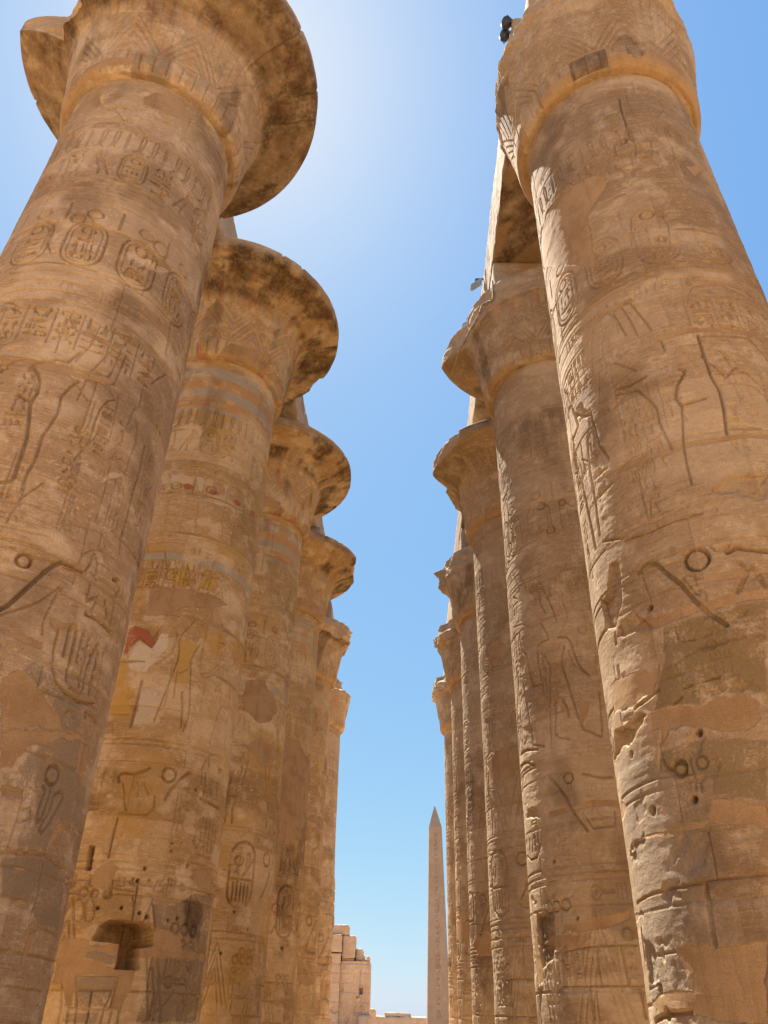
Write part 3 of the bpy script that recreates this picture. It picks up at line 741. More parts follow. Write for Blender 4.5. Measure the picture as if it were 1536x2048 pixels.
k.35,.275,.19 -1.88,1.64 -1.12,1.6 -0.74,1.59 -0.72,1.2 -1.04,1.18 -2.02,1.16
k.33,.26,.18 -2.01,1.1 -1.05,1.14 -0.84,1.15 -0.87,0.7 -1.27,0.7 -1.24,0.45 -1.2,0.19 -1.62,0.18 -1.96,0.13
''',
'R1':'''
c.03,.05 -0.59,10.24 -0.5,10.21
c.03,.05 -0.06,10.2 0.02,10.18
c.03,.05 -0.42,9.52 -0.33,9.49
g.02,.03 -0.78,9.27 -0.67,9.36 -0.36,9.33 -0.29,9.45
g.02,.03 -0.81,9.32 -0.5,9.18 -0.28,9.28
g.02,.03 -1.26,9.39 -1.17,9.82
g.02,.03 -1.14,9.36 -1.05,9.77
c.025,.05 -2.02,10.28 -1.84,10.17
c.025,.05 -1.86,9.62 -1.71,9.53
g.022,.04 -0.78,7.49 -0.85,7.67 -0.98,8.17 -1.05,8.27 -1.14,8.23 -1.09,8.04
g.022,.045 -0.54,7.2 -0.55,7.36 -0.66,7.75 -0.83,8.23 -0.88,8.3 -0.95,8.27 -0.86,7.81
g.035,.06 -0.79,6.87 -1,6.84 -1.09,6.77 -1.11,6.39 -1.07,5.96 -1.05,5.81
g.03,.06 -0.55,6.87 -0.36,6.81 -0.29,6.71 -0.26,6.45 -0.2,6.22 -0.09,6.01 -0.01,5.93
g.025,.05 -0.43,6.64 -0.5,6.45 -0.54,6.23 -0.5,6.03 -0.44,5.73 -0.4,5.49
g.03,.05 -0.4,5.49 -0.34,5.12 -0.26,4.86 -0.02,4.72 0.06,4.68 0.1,4.87 0.14,5.55
g.025,.045 -1,6.63 -0.9,6.5 -0.81,6.3 -0.88,5.71 -0.95,5.14 -0.96,4.67
g.025,.04 -0.62,5.54 -0.74,5.56 -0.8,5.22 -0.86,4.87 -0.78,4.77 -0.55,4.7
g.04,.05 -0.62,5.54 -0.54,5.35 -0.52,5.14
g.02,.04 -0.97,6.63 -0.98,6.28 -0.94,5.85
g.02,.03 -0.37,6.52 -0.31,6.21 -0.11,5.99
g.02,.03 -0.12,7 0.09,7 0.02,6.82 -0.09,6.88 -0.12,7
g.02,.04 -0.92,7.29 -0.78,6.96
g.02,.02 -0.61,8.26 -0.65,7.86 -0.52,7.82 -0.45,8.22 -0.61,8.26
g.02,.02 -0.14,8.24 -0.18,7.91 0.01,7.88 0.05,8.21 -0.14,8.24
g.02,.02 -0.38,7.89 0.03,7.82
g.04,.07 -2,6.65 -1.92,6.28 -2.19,5.77 -2.35,4.85
g.035,.07 -1.68,6.19 -1.58,5.56 -1.48,4.8 -1.15,4.69
g.035,.06 -1.42,6.35 -1.32,5.98 -1.11,5.99
g.035,.06 -1.57,6.87 -1.45,6.74 -1.42,6.37
g.04,.07 -2.17,4.8 -1.77,4.77 -1.32,4.67
d.07 -0.68,3.99 -0.56,3.97
g.04,.06 -0.37,4.02 -0.09,3.93 0.15,3.92
g.03,.05 -1.13,4.12 -0.94,3.9 -0.73,3.62
g.05,.10 -2.07,4.31 -2.2,4.12
g.03,.05 -2.3,4.58 -1.82,4.54 -1.47,4.38
p -0.27,5.45 -0.06,5.4 -0.14,5.11 -0.27,4.93 -0.3,5.25
g.035,.06 -0.98,3.96 -0.8,3.69 -0.63,3.33 -0.42,3.02
g.02,.04 -0.43,3.27 -0.31,3.05 0.07,3.08 0.1,3.32
c.025,.05 -1.44,1.88 -1.34,1.87
c.025,.05 -1.23,1.87 -1.14,1.87
c.025,.05 -1.01,1.88 -0.92,1.88
g.02,.04 -1.09,1.96 -1.14,1.61
h.05 -1.18,2.59
h.04 -0.8,1.65
p -1.08,1.55 -0.72,1.6 -0.29,1.69 0.1,1.71 0.12,1.61 -0.32,1.49 -0.74,1.42 -1.1,1.44
p -2.17,2.24 -2.05,1.96 -1.94,1.68 -1.84,1.2 -1.7,0.94 -1.78,0.75 -2.1,0.67 -2.12,0.94
q.05 -1.16,1.17 -0.85,1.28 -0.66,1.38
q.06 -1.17,3.41 -0.61,3.43 -0.21,3.48 0.17,3.46
g.02,.05 -1.16,1.17 -0.56,1.22 0.13,1.23
g.03,.06 -0.52,1.18 -0.52,0.88 -0.51,0.66
g.03,.06 -0.11,1.19 -0.09,0.91 -0.07,0.68
g.02,.05 -1.24,0.66 -0.5,0.66 0.15,0.67
g.03,.06 -0.72,0.65 -0.69,0.23
g.03,.06 0.09,0.65 0.11,0.24
s -1.91,1.81 -1.27,1.84 -1.32,1.26 -1.42,1.05 -1.79,0.94 -1.9,1.3
r.06 -1.91,1.81 -1.27,1.84 -1.32,1.26 -1.42,1.05 -1.79,0.94 -1.9,1.3
r.08 -1.97,3.68 -1.46,3.6 -1.45,3.38 -2.11,3.51
r.09 -2.1,0.65 -1.8,0.68 -1.98,0.4 -2.09,0.3
g.025,.05 -1.93,3.1 -1.98,2.9
g.025,.05 -1.77,3.09 -1.82,2.85
g.025,.05 -1.65,3.09 -1.69,2.85
g.025,.05 -1.54,3.07 -1.58,2.85
g.025,.05 -2.2,2.85 -1.92,2.72 -1.64,2.73 -1.49,2.9
''',
'L2':'''
l 0.52,7.48 1.05,7.6 1.65,7.58 1.66,6.91 1.55,6.41 0.94,6.42 0.67,6.42
p 0.61,6.76 0.99,6.74 1.04,6.62 0.64,6.54
c.03,.06 0.68,3.68 0.8,3.69
g.04,.06 1.17,3.81 0.95,3.49 0.65,3.11
h.05 0.7,2.46
h.05 1.17,2.09
h.05 0.48,1.52
h.04 0.92,1.52
c.02,.04 1.05,1.59 1.13,1.59
c.02,.04 1.26,1.59 1.33,1.6
c.02,.04 1.45,1.59 1.53,1.6
''',
'L3':'''
p 0.51,9.22 0.74,9.37 1.19,9.32 1.64,8.92 2.34,8.91 2.34,7.72 2.25,6.4 1.54,5.95 1.37,5.61 0.6,5.36 0.54,7.34
c.03,.05 0.79,3.42 0.94,3.43
g.04,.06 1.26,3.53 0.97,3.22 0.67,2.64
h.09 1.2,2.24
''',
}

# ---------------------------------------------------------------- the great papyrus columns
XL, XR, Y0, STEP = -5.309, 4.176, 8.64, 7.273
NECK = 14.91; BOT = -1.62
def rad(z):
    t = np.clip((np.asarray(z, float)+3)/(NECK+3), 0, 1); return .08985*t*t-.2735*t+1.7926
SREF = 1.7

def build_shaft(key, side, k, root, mat):
    seed = {'L': 100, 'R': 300}[side]+k*11; rng = random.Random(seed)
    cx = XL if side == 'L' else XR; cy = Y0+k*STEP
    phi = math.atan2(-cy, -cx)
    res = [.012, .0145, .018, .024, .032, .038][k]*DETAIL
    half = R(98)*SREF
    S = np.arange(-half, half+res, res)
    Sb = np.linspace(S[-1], 2*math.pi*SREF+S[0], 26)[1:-1]
    Z = np.arange(BOT, NECK+.12, res*1.05)
    rl = Relief(S, Z, seed); rl.T = np.zeros_like(rl.H)
    SS, ZZ = np.meshgrid(S, Z)
    # --- programme of carved bands, from the neck down
    dz = rng.uniform(-.12, .12); d0 = .022
    for b in (14.55, 14.18, 13.82, 13.47, 13.12):
        rl.groove([(-half, b), (half, b)], .014, .012)
    for i, x in enumerate(rowx(.235, off=rng.random()*.2)):                    # frieze of cobras
        rl.stamp('uraeus' if i % 3 else 'plume', x, 12.5, .19, .56, .018, side == 'R')
    for x in rowx(1.55, off=rng.random()):                                    # upper cartouches between signs
        cartouche(rl, rng, x, 11.62, .46, .78, .02); quadrats(rl, rng, x+.55, 11.6, .40, .82, .02)
        rl.stamp('man' if rng.random() < .5 else 'bird', x+1.02, 11.65, .42, .75, .02, rng.random() < .5)
    for b in (11.5, 11.15, 10.95, 9.15, 8.95, 8.72, 8.5): rl.groove([(-half, b+dz*.3), (half, b+dz*.3)], .012, .012)
    off = rng.random()*.5
    for i, x in enumerate(rowx(.86, off=off)):                                # great cartouches, sun disc above
        if not (key == 'L1' and -1.4 < x < 1.7):
            cartouche(rl, rng, x, 9.32, .62, 1.05, .026)
        q = disc(x+.31, 10.58, .13, .10, 16); rl.groove(q+q[:1], .016, .024)
        rl.stamp('plume', x+.66, 10.35, .15, .5, .02)
        if key in ('L1', 'L2', 'L3') and not (key == 'L1' and -1.4 < x < 1.7):
            rl.patch(disc(x+.31, 10.58, .14, .11, 14), None, .5, .03, (.36, .13, .08))
    x = -half+rng.random()*.3
    while x < half:                                                           # text columns over the scene
        w = rng.uniform(.34, .46)
        if rng.random() < .84:
            rl.groove([(x, 7.72+dz), (x, 8.42+dz)], .012, .016)
            quadrats(rl, rng, x+.04, 7.72+dz, w-.07, .7, .024)
        x += w
    if key not in ('L0', 'R0', 'L1', 'R1'):                                   # offering scene
        x = -half+rng.random(); fl = True
        while x < half:
            figure(rl, x, 4.6, 2.85, fl, .035, rng.choice([0, 0, 1]), rng); x += 1.05 if fl else 1.5; fl = not fl
    for x in rowx(1.25, off=rng.random()*.8):                                 # small texts within the scene
        if key in ('L0', 'R0', 'L1', 'R1') and abs(x) < 2.2 and rng.random() < .35: continue
        for q in range(rng.choice([1, 2])): quadrats(rl, rng, x+.28*q, 5.5+rng.uniform(-.3, .6), .25, rng.uniform(.7, 1.2), .018)
    calm = {'L1': .12, 'R1': .3, 'L0': .45, 'R0': .45}.get(key)
    faint_text(rl, rng, 6.1, 7.5, half, .017, .12, .9, calm); faint_text(rl, rng, 4.7, 6.0, half, .016, .25, .85, calm)
    faint_text(rl, rng, 8.72, 8.95, half, .014, .1, .8); faint_text(rl, rng, 13.15, 13.45, half, .010, .3, .5)
    faint_text(rl, rng, 2.6, 4.0, half, .014, .6, .6 if key != 'R0' else .3)
    for q in range(26):                                                       # stray lines of worn outlines
        x, z = rng.uniform(-half, half), rng.uniform(4.6, 8.4); a = rng.uniform(1.2, 1.9) if rng.random() < .7 else rng.uniform(0, 3.1); L_ = rng.uniform(.3, 1.1); b = a+rng.uniform(-.5, .5)
        rl.groove([(x, z), (x+L_*.5*math.cos(a), z+L_*.5*math.sin(a)), (x+L_*.5*(math.cos(a)+math.cos(b)), z+L_*.5*(math.sin(a)+math.sin(b)))], .010, .016)
    for b in (4.52, 4.42, 4.1): rl.groove([(-half, b), (half, b)], .012, .014)
    if key not in ('L0', 'R0', 'L1', 'R1'):
        for x in rowx(2.35, off=rng.random()*1.5):                            # lapwings adoring great cartouches
            o = oval(x, 2.55, .72, 1.62); rl.groove(o+o[:1], .03, .05)
            for q in range(5): rl.groove([(x+.14+.11*q, 3.15), (x+.14+.11*q, 2.72)], .022, .05)
            rl.groove([(x+.08, 3.24), (x+.64, 3.24)], .03, .05)
            rl.stamp('owl', x+.12, 3.35, .22, .5, .045); rl.stamp('cloth', x+.4, 3.35, .22, .55, .05)
            q = disc(x+1.25, 3.85, .17, .17, 18); rl.groove(q+q[:1], .028, .05)
            rl.groove([(x+1.98, 3.95), (x+1.8, 3.9), (x+1.5, 3.5), (x+1.15, 2.9)], .03, .05)
            rl.groove([(x+1.98, 3.95), (x+2.02, 3.5), (x+1.8, 3.05)], .022, .04)
            rl.stamp('basket', x+1.0, 2.55, 1.05, .35, .04)
    near = key in ('L0', 'R0')
    for b in (2.48, 2.36, 2.24, 1.84) if not near else (): rl.groove([(-half, b), (half, b)], .013, .016)
    for x in rowx(.22, off=rng.random()*.2):
        if not near and rng.random() < .6: rl.stamp(rng.choice(SMALL+['bird', 'reed', 'strokes']), x, 1.9, .2, .28, .022)
    # calyx leaves round the foot, with royal names between
    for i, x in enumerate(rowx(1.34, off=rng.random())):
        if near: break
        for q, (wd, tp) in enumerate(((.62, 1.78), (.46, 1.5), (.30, 1.2))):
            rl.groove([(x-wd, -1.6), (x-wd*.75, .2), (x, tp)], .016, .02); rl.groove([(x+wd, -1.6), (x+wd*.75, .2), (x, tp)], .016, .02)
        if not (key == 'L1' and abs(x+.67) < .9):
            for q in range(3):
                cartouche(rl, rng, x+.42+.22*q, .62, .19, .62, .024); oo = disc(x+.515+.22*q, 1.4, .085, .085, 14); rl.groove(oo+oo[:1], .02, .03)
    # --- what is particular to this column
    if key in TRACED: apply_trace(rl, TRACED[key])
    if key not in ('L0', 'R0', 'L1', 'R1', 'L3'):
        for q in range(4):
            px, pz = rng.uniform(-2, 2), rng.uniform(-1, 11)
            wq, hq = rng.uniform(.3, .9), rng.uniform(.2, .8)
            rl.patch([(px+wq*math.cos(a)*rng.uniform(.7, 1.2), pz+hq*math.sin(a)*rng.uniform(.6, 1.2)) for a in np.linspace(0, 6.28, 9)[:-1]], 'pl', 1, .1)
    # --- drums, joints, mortar in the wider joints
    jz = NECK-.55; n = 0; tone_cells = np.zeros_like(rl.H)
    while jz > BOT:
        wob = .02*(fbm(SS[0]*1.2, SS[0]*0+n, seed+5, 3)-.5)
        a = np.searchsorted(Z, jz-.25); b = np.searchsorted(Z, jz+.25)
        if b > a:
            q = np.abs(ZZ[a:b]-jz-wob[None]); low = 1 if jz < 2.2 else 0
            fade = sstep(.35, .62, fbm(SS[a:b]*.9, ZZ[a:b]*.3, seed+n, 3))
            rl.C[a:b] = np.maximum(rl.C[a:b], (.014+(.02 if not near else .002)*low)*np.exp(-(q/max(.011, rl.px*.8))**2)*(.25+.75*fade))
            mw = .05*sstep(.58, .80, fbm(SS[a:b]*.8+40, ZZ[a:b]*.2+n, seed+31, 3))*(1+1.2*low)
            m = sstep(mw, mw*.7-.002, q+.04*(fbm(SS[a:b]*5, ZZ[a:b]*5, seed+33, 3)-.45))*(mw > .012)
            rl.pl[a:b] = np.maximum(rl.pl[a:b], m)
        hgt = rng.uniform(.92, 1.12) if jz > 2 else rng.uniform(.55, .8)
        x = rng.uniform(-half, -half+1.6)
        a = np.searchsorted(Z, jz-hgt); b = np.searchsorted(Z, jz); xp = -half
        while x < half:
            i0, i1 = np.searchsorted(S, [xp, x]); tone_cells[a:b, i0:i1] = rng.uniform(-1, 1); xp = x
            if not (near and jz < 2.6): rl.groove([(x, jz), (x+rng.uniform(-.03, .03), jz-hgt*.5), (x+rng.uniform(-.02, .02), jz-hgt)], .012, .012+.018*(jz < 2.2))
            x += rng.uniform(2.2, 3.4) if jz > 2.2 else rng.uniform(.8, 1.6)
        i0 = np.searchsorted(S, xp); tone_cells[a:b, i0:] = rng.uniform(-1, 1)
        jz -= hgt; n += 1
    # --- weathering
    tone = tone_cells
    pl = rl.pl
    soft = fbm(SS*1.1, ZZ*1.1, seed+1, 4)-.5
    beds = fbm(SS*.5+ZZ*.15, ZZ*6.5, seed+2, 4, .6)-.5
    rough = fbm(SS*9, ZZ*11, seed+6, 4, .65)-.5
    scour = sstep(.60, .74, fbm(SS*.55+7, ZZ*.8+3, seed+4, 4))           # flaked zones where carving is worn away
    scour = np.maximum(scour, .8*sstep(.6, -1.4, ZZ)*sstep(.35, .6, fbm(SS*.9, ZZ*.9, seed+9, 3)))
    chips = sstep(.70, .78, fbm(SS*3.2, ZZ*4.5, seed+7, 3, .6))*sstep(.45, .62, fbm(SS*.7+3, ZZ*.6, seed+8, 3))
    carve = np.maximum((2.0 if side == 'L' else 1.2)*rl.C*(1-pl*.95)*(1-.75*scour), rl.T*(1-.35*pl))
    H = .022*soft + (.010*beds + (.006+(.026 if side == 'L' else .014)*scour)*rough)*(1-.75*pl) - .012*scour*(1-pl) - (.035 if side == 'L' else .02)*chips*(1-pl) - carve
    H -= rl.D*(1-0*pl)
    H -= .010*pl*sstep(.45, .6, soft+.5)
    if key == 'L5':      # restored masonry standing proud along the aisle side
        a = (SS > 1.0)
        cell = hash2(np.floor(SS/.9+np.floor(ZZ/.62)*.5), np.floor(ZZ/.62), 5)
        edge = np.minimum(np.abs((SS/.9+np.floor(ZZ/.62)*.5) % 1-.5), np.abs((ZZ/.62) % 1-.5))
        H += a*(.16*cell-.03)*sstep(.5, .44, np.maximum(np.abs((SS/.9+np.floor(ZZ/.62)*.5) % 1-.5), np.abs((ZZ/.62) % 1-.5)))*sstep(9, 5, ZZ)
    # --- masks
    rl.pa = np.maximum(rl.pa, .75*sstep(.60, .74, fbm(SS*.8+20, ZZ*1.5, seed+40, 4)))
    st = .75*sstep(.62, .76, fbm(SS*.9+50, ZZ*.55, seed+41, 4))*(1-.6*pl)
    rl.st = np.maximum(np.maximum(rl.st, st*.6), np.clip(-tone, 0, 1)*.22*(1-.8*pl))
    rl.pa = np.maximum(rl.pa, np.clip(tone, 0, 1)*.42)
    if k in (1, 2, 3) and side == 'L':       # gesso left in the cuts
        gs = sstep(.008, .016, rl.C)*sstep(.40, .56, fbm(SS*1.1+3, ZZ*1.6, seed+60, 4))*(((ZZ > 9) & (ZZ < 11.4)) | ((ZZ > 5) & (ZZ < 8.6)) | (ZZ > 11.5))
        rl.pa = np.maximum(rl.pa, .85*gs)
    if side == 'L' and k in (1, 2, 3, 4):        # faded bands of blue and ochre below the capital
        lvl = {1: 1., 2: .95, 3: .5, 4: .35}[k]
        br = sstep(.30, .48, fbm(SS*2.2, ZZ*3, seed+50, 4))
        for z0, z1, c in ((14.18, 14.55, (.36, .335, .30)), (13.84, 14.16, (.46, .25, .11)), (13.5, 13.8, (.35, .33, .295)), (13.16, 13.45, (.45, .24, .11)), (13.0, 13.12, (.36, .34, .30)), (8.52, 8.70, (.35, .33, .29))):
            m = ((ZZ > z0) & (ZZ < z1))
            rl.paint[m, :3] = c; rl.paint[..., 3] = np.where(m, np.maximum(rl.paint[..., 3], .72*lvl*br), rl.paint[..., 3])
        och = sstep(.52, .66, fbm(SS*.9+11, ZZ*1.3, seed+52, 4))*lvl*.8       # ochre ground surviving in patches
        m = rl.paint[..., 3] < .02
        rl.paint[m, :3] = (.47, .29, .10); rl.paint[..., 3] = np.where(m, och, rl.paint[..., 3])
        if k in (1, 2):
            wh = sstep(.58, .68, fbm(SS*2.0+91, ZZ*2.6, seed+53, 4))*lvl*.7*sstep(-1, 2, ZZ)
            rl.pa = np.maximum(rl.pa, wh)
    # --- mesh (closed round; the far side is coarse)
    th = np.concatenate([S, Sb])/SREF+phi
    Hf = np.concatenate([H, np.zeros((len(Z), len(Sb)))+.02*(vn(Sb[None]*2, Z[:, None]*2, seed)-.5)], 1)
    r = rad(Z)[:, None]+Hf
    X = r*np.cos(th)[None]; Y = r*np.sin(th)[None]; ZW = np.broadcast_to((Z+EYE)[:, None], r.shape)
    co = np.stack([X, Y, ZW], -1)
    nz, ns = r.shape
    i = np.arange(nz-1)[:, None]; j = np.arange(ns)[None]; j2 = (j+1) % ns
    F = np.stack([i*ns+j, i*ns+j2, (i+1)*ns+j2, (i+1)*ns+j], -1).reshape(-1, 4)
    pad = lambda a: np.concatenate([a, np.zeros((nz, len(Sb))+a.shape[2:])], 1)
    mask = np.stack([pad(rl.pl), pad(rl.st), pad(rl.pa), np.ones((nz, ns))], -1)
    return mesh_obj('shaft', co, F, mat, root, {'mask': mask, 'paint': pad(rl.paint)})

# bell capital: (radius, height) up the outside, over the lip and in across the top
BELL = [(1.50, 14.86), (1.74, 14.88), (1.83, 15.02), (1.86, 15.22), (1.88, 15.5), (1.95, 15.95), (2.01, 16.35), (2.08, 16.75), (2.15, 16.97),
        (2.32, 17.10), (2.72, 17.28), (3.10, 17.45), (3.26, 17.53), (3.29, 17.64), (3.29, 17.9), (3.25, 17.96), (2.6, 17.99), (1.6, 18.0), (0.05, 18.0)]
# where the lip has broken away: (bearing, half width in degrees, radius left, roughness)
BREAKS = {
 'L0': [(225, 10, 2.35, .2), (318, 3, 3.2, .1)],
 'L1': [(40, 6, 3.16, .1), (150, 40, 2.6, .3)],
 'L2': [(62, 5, 3.1, .15)],
 'L3': [(28, 40, 3.03, .12)],
 'L4': [(20, 70, 2.42, .3), (-60, 30, 2.3, .2)],
 'L5': [(0, 180, 2.2, .3)],
 'R0': [(180, 180, 2.12, .16)],
 'R1': [(240, 60, 2.2, .1, .5), (330, 40, 2.4, .2)],
 'R2': [(132, 46, 2.4, .3), (200, 24, 3.08, .1)],
 'R3': [(225, 52, 2.14, .15), (150, 26, 2.6, .3), (330, 60, 2.3, .2)],
 'R4': [(225, 55, 2.25, .25), (150, 25, 2.4, .35), (330, 60, 2.3, .2)],
 'R5': [(180, 180, 2.2, .3)],
}
def build_capital(key, side, k, root, mat):
    seed = {'L': 500, 'R': 700}[side]+k*13; rng = random.Random(seed)
    n = int([720, 640, 420, 300, 220, 180][k]/DETAIL)
    step = [.020, .024, .034, .05, .065, .08][k]*DETAIL
    # resample the bell by length
    pts = np.array(BELL); out = []
    crv = []
    for a, b in zip(pts[:-1], pts[1:]):
        L = np.hypot(*(b-a)); m = max(2, int(L/step)) if b[1] < 17.99 else 10
        for q in range(m): crv.append(a+(b-a)*q/m)
    crv.append(pts[-1]); crv = np.array(crv)
    sm = crv.copy()
    for _ in range(3 if k < 3 else 1): sm[1:-1] = .25*crv[:-2]+.5*crv[1:-1]+.25*crv[2:]; crv = sm.copy()
    r0, z0 = crv[:, 0], crv[:, 1]
    T = np.concatenate([[0], np.cumsum(np.hypot(np.diff(r0), np.diff(z0)))])   # length up the bell = carving height
    th = np.arange(n)*2*math.pi/n
    phi = math.atan2(-(Y0+k*STEP), -(XL if side == 'L' else XR))
    S = (th-math.pi)*2.0
    TT = np.maximum.accumulate(T+np.arange(len(T))*1e-7)
    rl = Relief(S, TT, seed); rl.px = max(step, 2*math.pi*2/n)
    SS, ZZ = np.meshgrid(S, TT)
    full = math.pi*2.0
    tl = T[np.argmax(r0 > 3.27)]                 # carving height of the lip
    # ring of short sepals, big pointed sepals with chevrons, stems and names above
    m = 44
    for q in range(m):
        x = -full+2*full*q/m; rl.groove([(x, .30), (x, .78)], .014, .022)
    rl.groove([(-full, .84), (full, .84)], .014, .014)
    m = 10
    for q in range(m):
        x = -full+2*full*(q+.5)/m; hw = full/m
        for e in range(4):
            rl.groove([(x-hw*(1-.2*e), .86), (x, 1.95-.26*e), (x+hw*(1-.2*e), .86)], .013, .02)
        for e in (-.32, -.16, 0, .16, .32): rl.groove([(x+hw+e, 1.1+abs(e)), (x+hw+e*1.2, 2.5)], .011, .012)
        cartouche(rl, rng, x-.16, 2.05, .32, .55, .018)
    rl.groove([(-full, tl-.25), (full, tl-.25)], .012, .010)
    rough = fbm(SS*6, ZZ*7, seed, 4, .6)-.5; soft = fbm(SS*1.2, ZZ*1.4, seed+1, 3)-.5
    scour = sstep(.52, .66, fbm(SS*.8, ZZ*1.1, seed+2, 4))
    # mortar repairs
    pl = np.zeros_like(SS)
    nq = 7 if side == 'R' else 4
    for q in range(nq):
        px = rng.uniform(-full, full); wq = rng.uniform(.5, 1.3); hz = rng.uniform(.15, .35); pz = rng.uniform(.25, .6)
        rl.patch([(px-wq, pz-hz), (px+wq*.9, pz-hz*.9), (px+wq, pz+hz*.4), (px+wq*.3, pz+hz), (px-wq*.6, pz+hz*.8)], 'pl', 1, .06)
    if key == 'R0':
        c0 = (phi % (2*math.pi)-math.pi)*2.0+.1
        rl.st = np.maximum(rl.st, .7*(np.abs(SS-c0) < .38)*(ZZ > .26)*(ZZ < .78)); rl.pl *= 1-(np.abs(SS-c0) < .40)*(ZZ < .82)
    pl = rl.pl
    H = .02*soft+(.008+.02*scour)*rough*(1-.7*pl)-1.5*rl.C*(1-.75*scour)*(1-.95*pl)
    # cracks through the lip
    crack = np.zeros_like(SS)
    for q in range(6):
        x = rng.uniform(-full, full)
        rl2 = [(x, 2.1), (x+rng.uniform(-.12, .12), 2.8), (x+rng.uniform(-.1, .1), tl+.6)]
        g = rl.bbox(rl2, .1)
        if g:
            sl, X, Y = g; crack[sl] = np.maximum(crack[sl], .05*np.exp(-(rl.ldist(X, Y, rl2)/max(.02, rl.px*.7))**2))
    H -= crack*np.clip((T[:, None]-2.0), 0, 1)
    # normals of the bell
    dr = np.gradient(r0); dz = np.gradient(z0); L = np.hypot(dr, dz)+1e-9; nr, nz_ = dz/L, -dr/L
    Rr = r0[:, None]+H*nr[:, None]; Zr = z0[:, None]+H*nz_[:, None]
    # broken lip
    deg = np.degrees(th)
    lim = np.full((len(T), n), 9.)
    jag = fbm(SS*1.6, z0[:, None]*2.4+SS*.2, seed+5, 4, .6)-.5
    for c, hw, rr, am, *sl_ in BREAKS[key]:
        dd = np.abs((deg-c+180) % 360-180)
        dj = dd[None]+9*(fbm(z0[:, None]*1.3+SS*0, SS*.8, seed+6, 3)-.5)*(hw < 170)
        v = rr+am*2.2*jag+.10*(sl_[0] if sl_ else 1)*np.clip((dj-hw)/1.2, 0, 80)
        if key == 'L5': v = v-.75*sstep(16.9, 17.3, z0)[:, None]
        lim = np.minimum(lim, v)
    broke = sstep(0, .08, Rr-lim)
    step2 = .045*(fbm(SS*7, z0[:, None]*8, seed+7, 4, .65)-.5)
    Rr = np.where(Rr > lim, np.maximum(lim+step2, .05), Rr)
    top = z0 > 17.985
    Zr = np.where(top[:, None], z0[:, None]+.05*(fbm(SS, r0[:, None]*2, seed+3, 3)-.5), Zr)
    co = np.stack([Rr*np.cos(th)[None], Rr*np.sin(th)[None], Zr+EYE], -1)
    nz, ns = Rr.shape
    i = np.arange(nz-1)[:, None]; j = np.arange(ns)[None]; j2 = (j+1) % ns
    F = np.stack([i*ns+j, i*ns+j2, (i+1)*ns+j2, (i+1)*ns+j], -1).reshape(-1, 4)
    # ragged soot and rain stains under the flare, deepened to paint in its shade
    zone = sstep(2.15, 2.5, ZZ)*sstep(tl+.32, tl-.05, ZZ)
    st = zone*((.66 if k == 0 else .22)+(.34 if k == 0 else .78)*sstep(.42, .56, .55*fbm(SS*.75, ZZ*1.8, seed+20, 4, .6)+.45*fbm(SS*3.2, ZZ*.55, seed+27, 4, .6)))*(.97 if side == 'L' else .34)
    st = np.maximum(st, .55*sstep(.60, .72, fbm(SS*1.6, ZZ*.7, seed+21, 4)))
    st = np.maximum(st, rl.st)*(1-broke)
    pa = .7*sstep(.55, .70, fbm(SS*1.3+9, ZZ*1.7, seed+22, 4))
    paint = np.zeros((nz, ns, 4))
    if side == 'L':
        lvl = [.25, .8, .8, .6, .5, .3][k]
        f = sstep(.45, .62, fbm(SS*2.6, ZZ*1.2, seed+23, 4))*sstep(2.6, 2.0, ZZ)
        hue = fbm(SS*3.4, ZZ*1.0, seed+24, 3)
        col = np.where(hue[..., None] > .56, np.array((.36, .34, .30)), np.where(hue[..., None] > .44, np.array((.48, .30, .09)), np.array((.40, .17, .10))))
        paint[..., :3] = col; paint[..., 3] = f*lvl
    # painted sepals: stripes on the ring, nested chevrons above, stems up the flare
    lv = ([.45, .9, .85, .7, .6, .4][k] if side == 'L' else .42)
    hw = full/10; saw = np.abs(((SS+full)/(2*hw)) % 1-.5)*2
    v = np.where(ZZ < .84, SS/.125, np.where(ZZ < 2.05, (ZZ+saw*.9)/.115, SS/.17))
    idx = np.floor(v).astype(int) % 4; on = (np.abs(v-np.floor(v)-.5) < .40) & (ZZ > .28) & (ZZ < 3.0)
    pal = np.array(((.53, .42, .27), (.40, .27, .13), (.36, .33, .29), (.43, .22, .13)))
    f2 = sstep(.40, .56, fbm(SS*1.7+5, ZZ*1.9, seed+25, 4))*on*lv*.75
    m2 = f2 > paint[..., 3]*.6
    paint[m2, :3] = pal[idx[m2]]; paint[..., 3] = np.where(m2, f2, paint[..., 3])*(1-broke)
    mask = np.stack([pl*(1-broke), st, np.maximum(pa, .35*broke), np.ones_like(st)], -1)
    return mesh_obj('capital', co, F, mat, root, {'mask': mask, 'paint': paint})

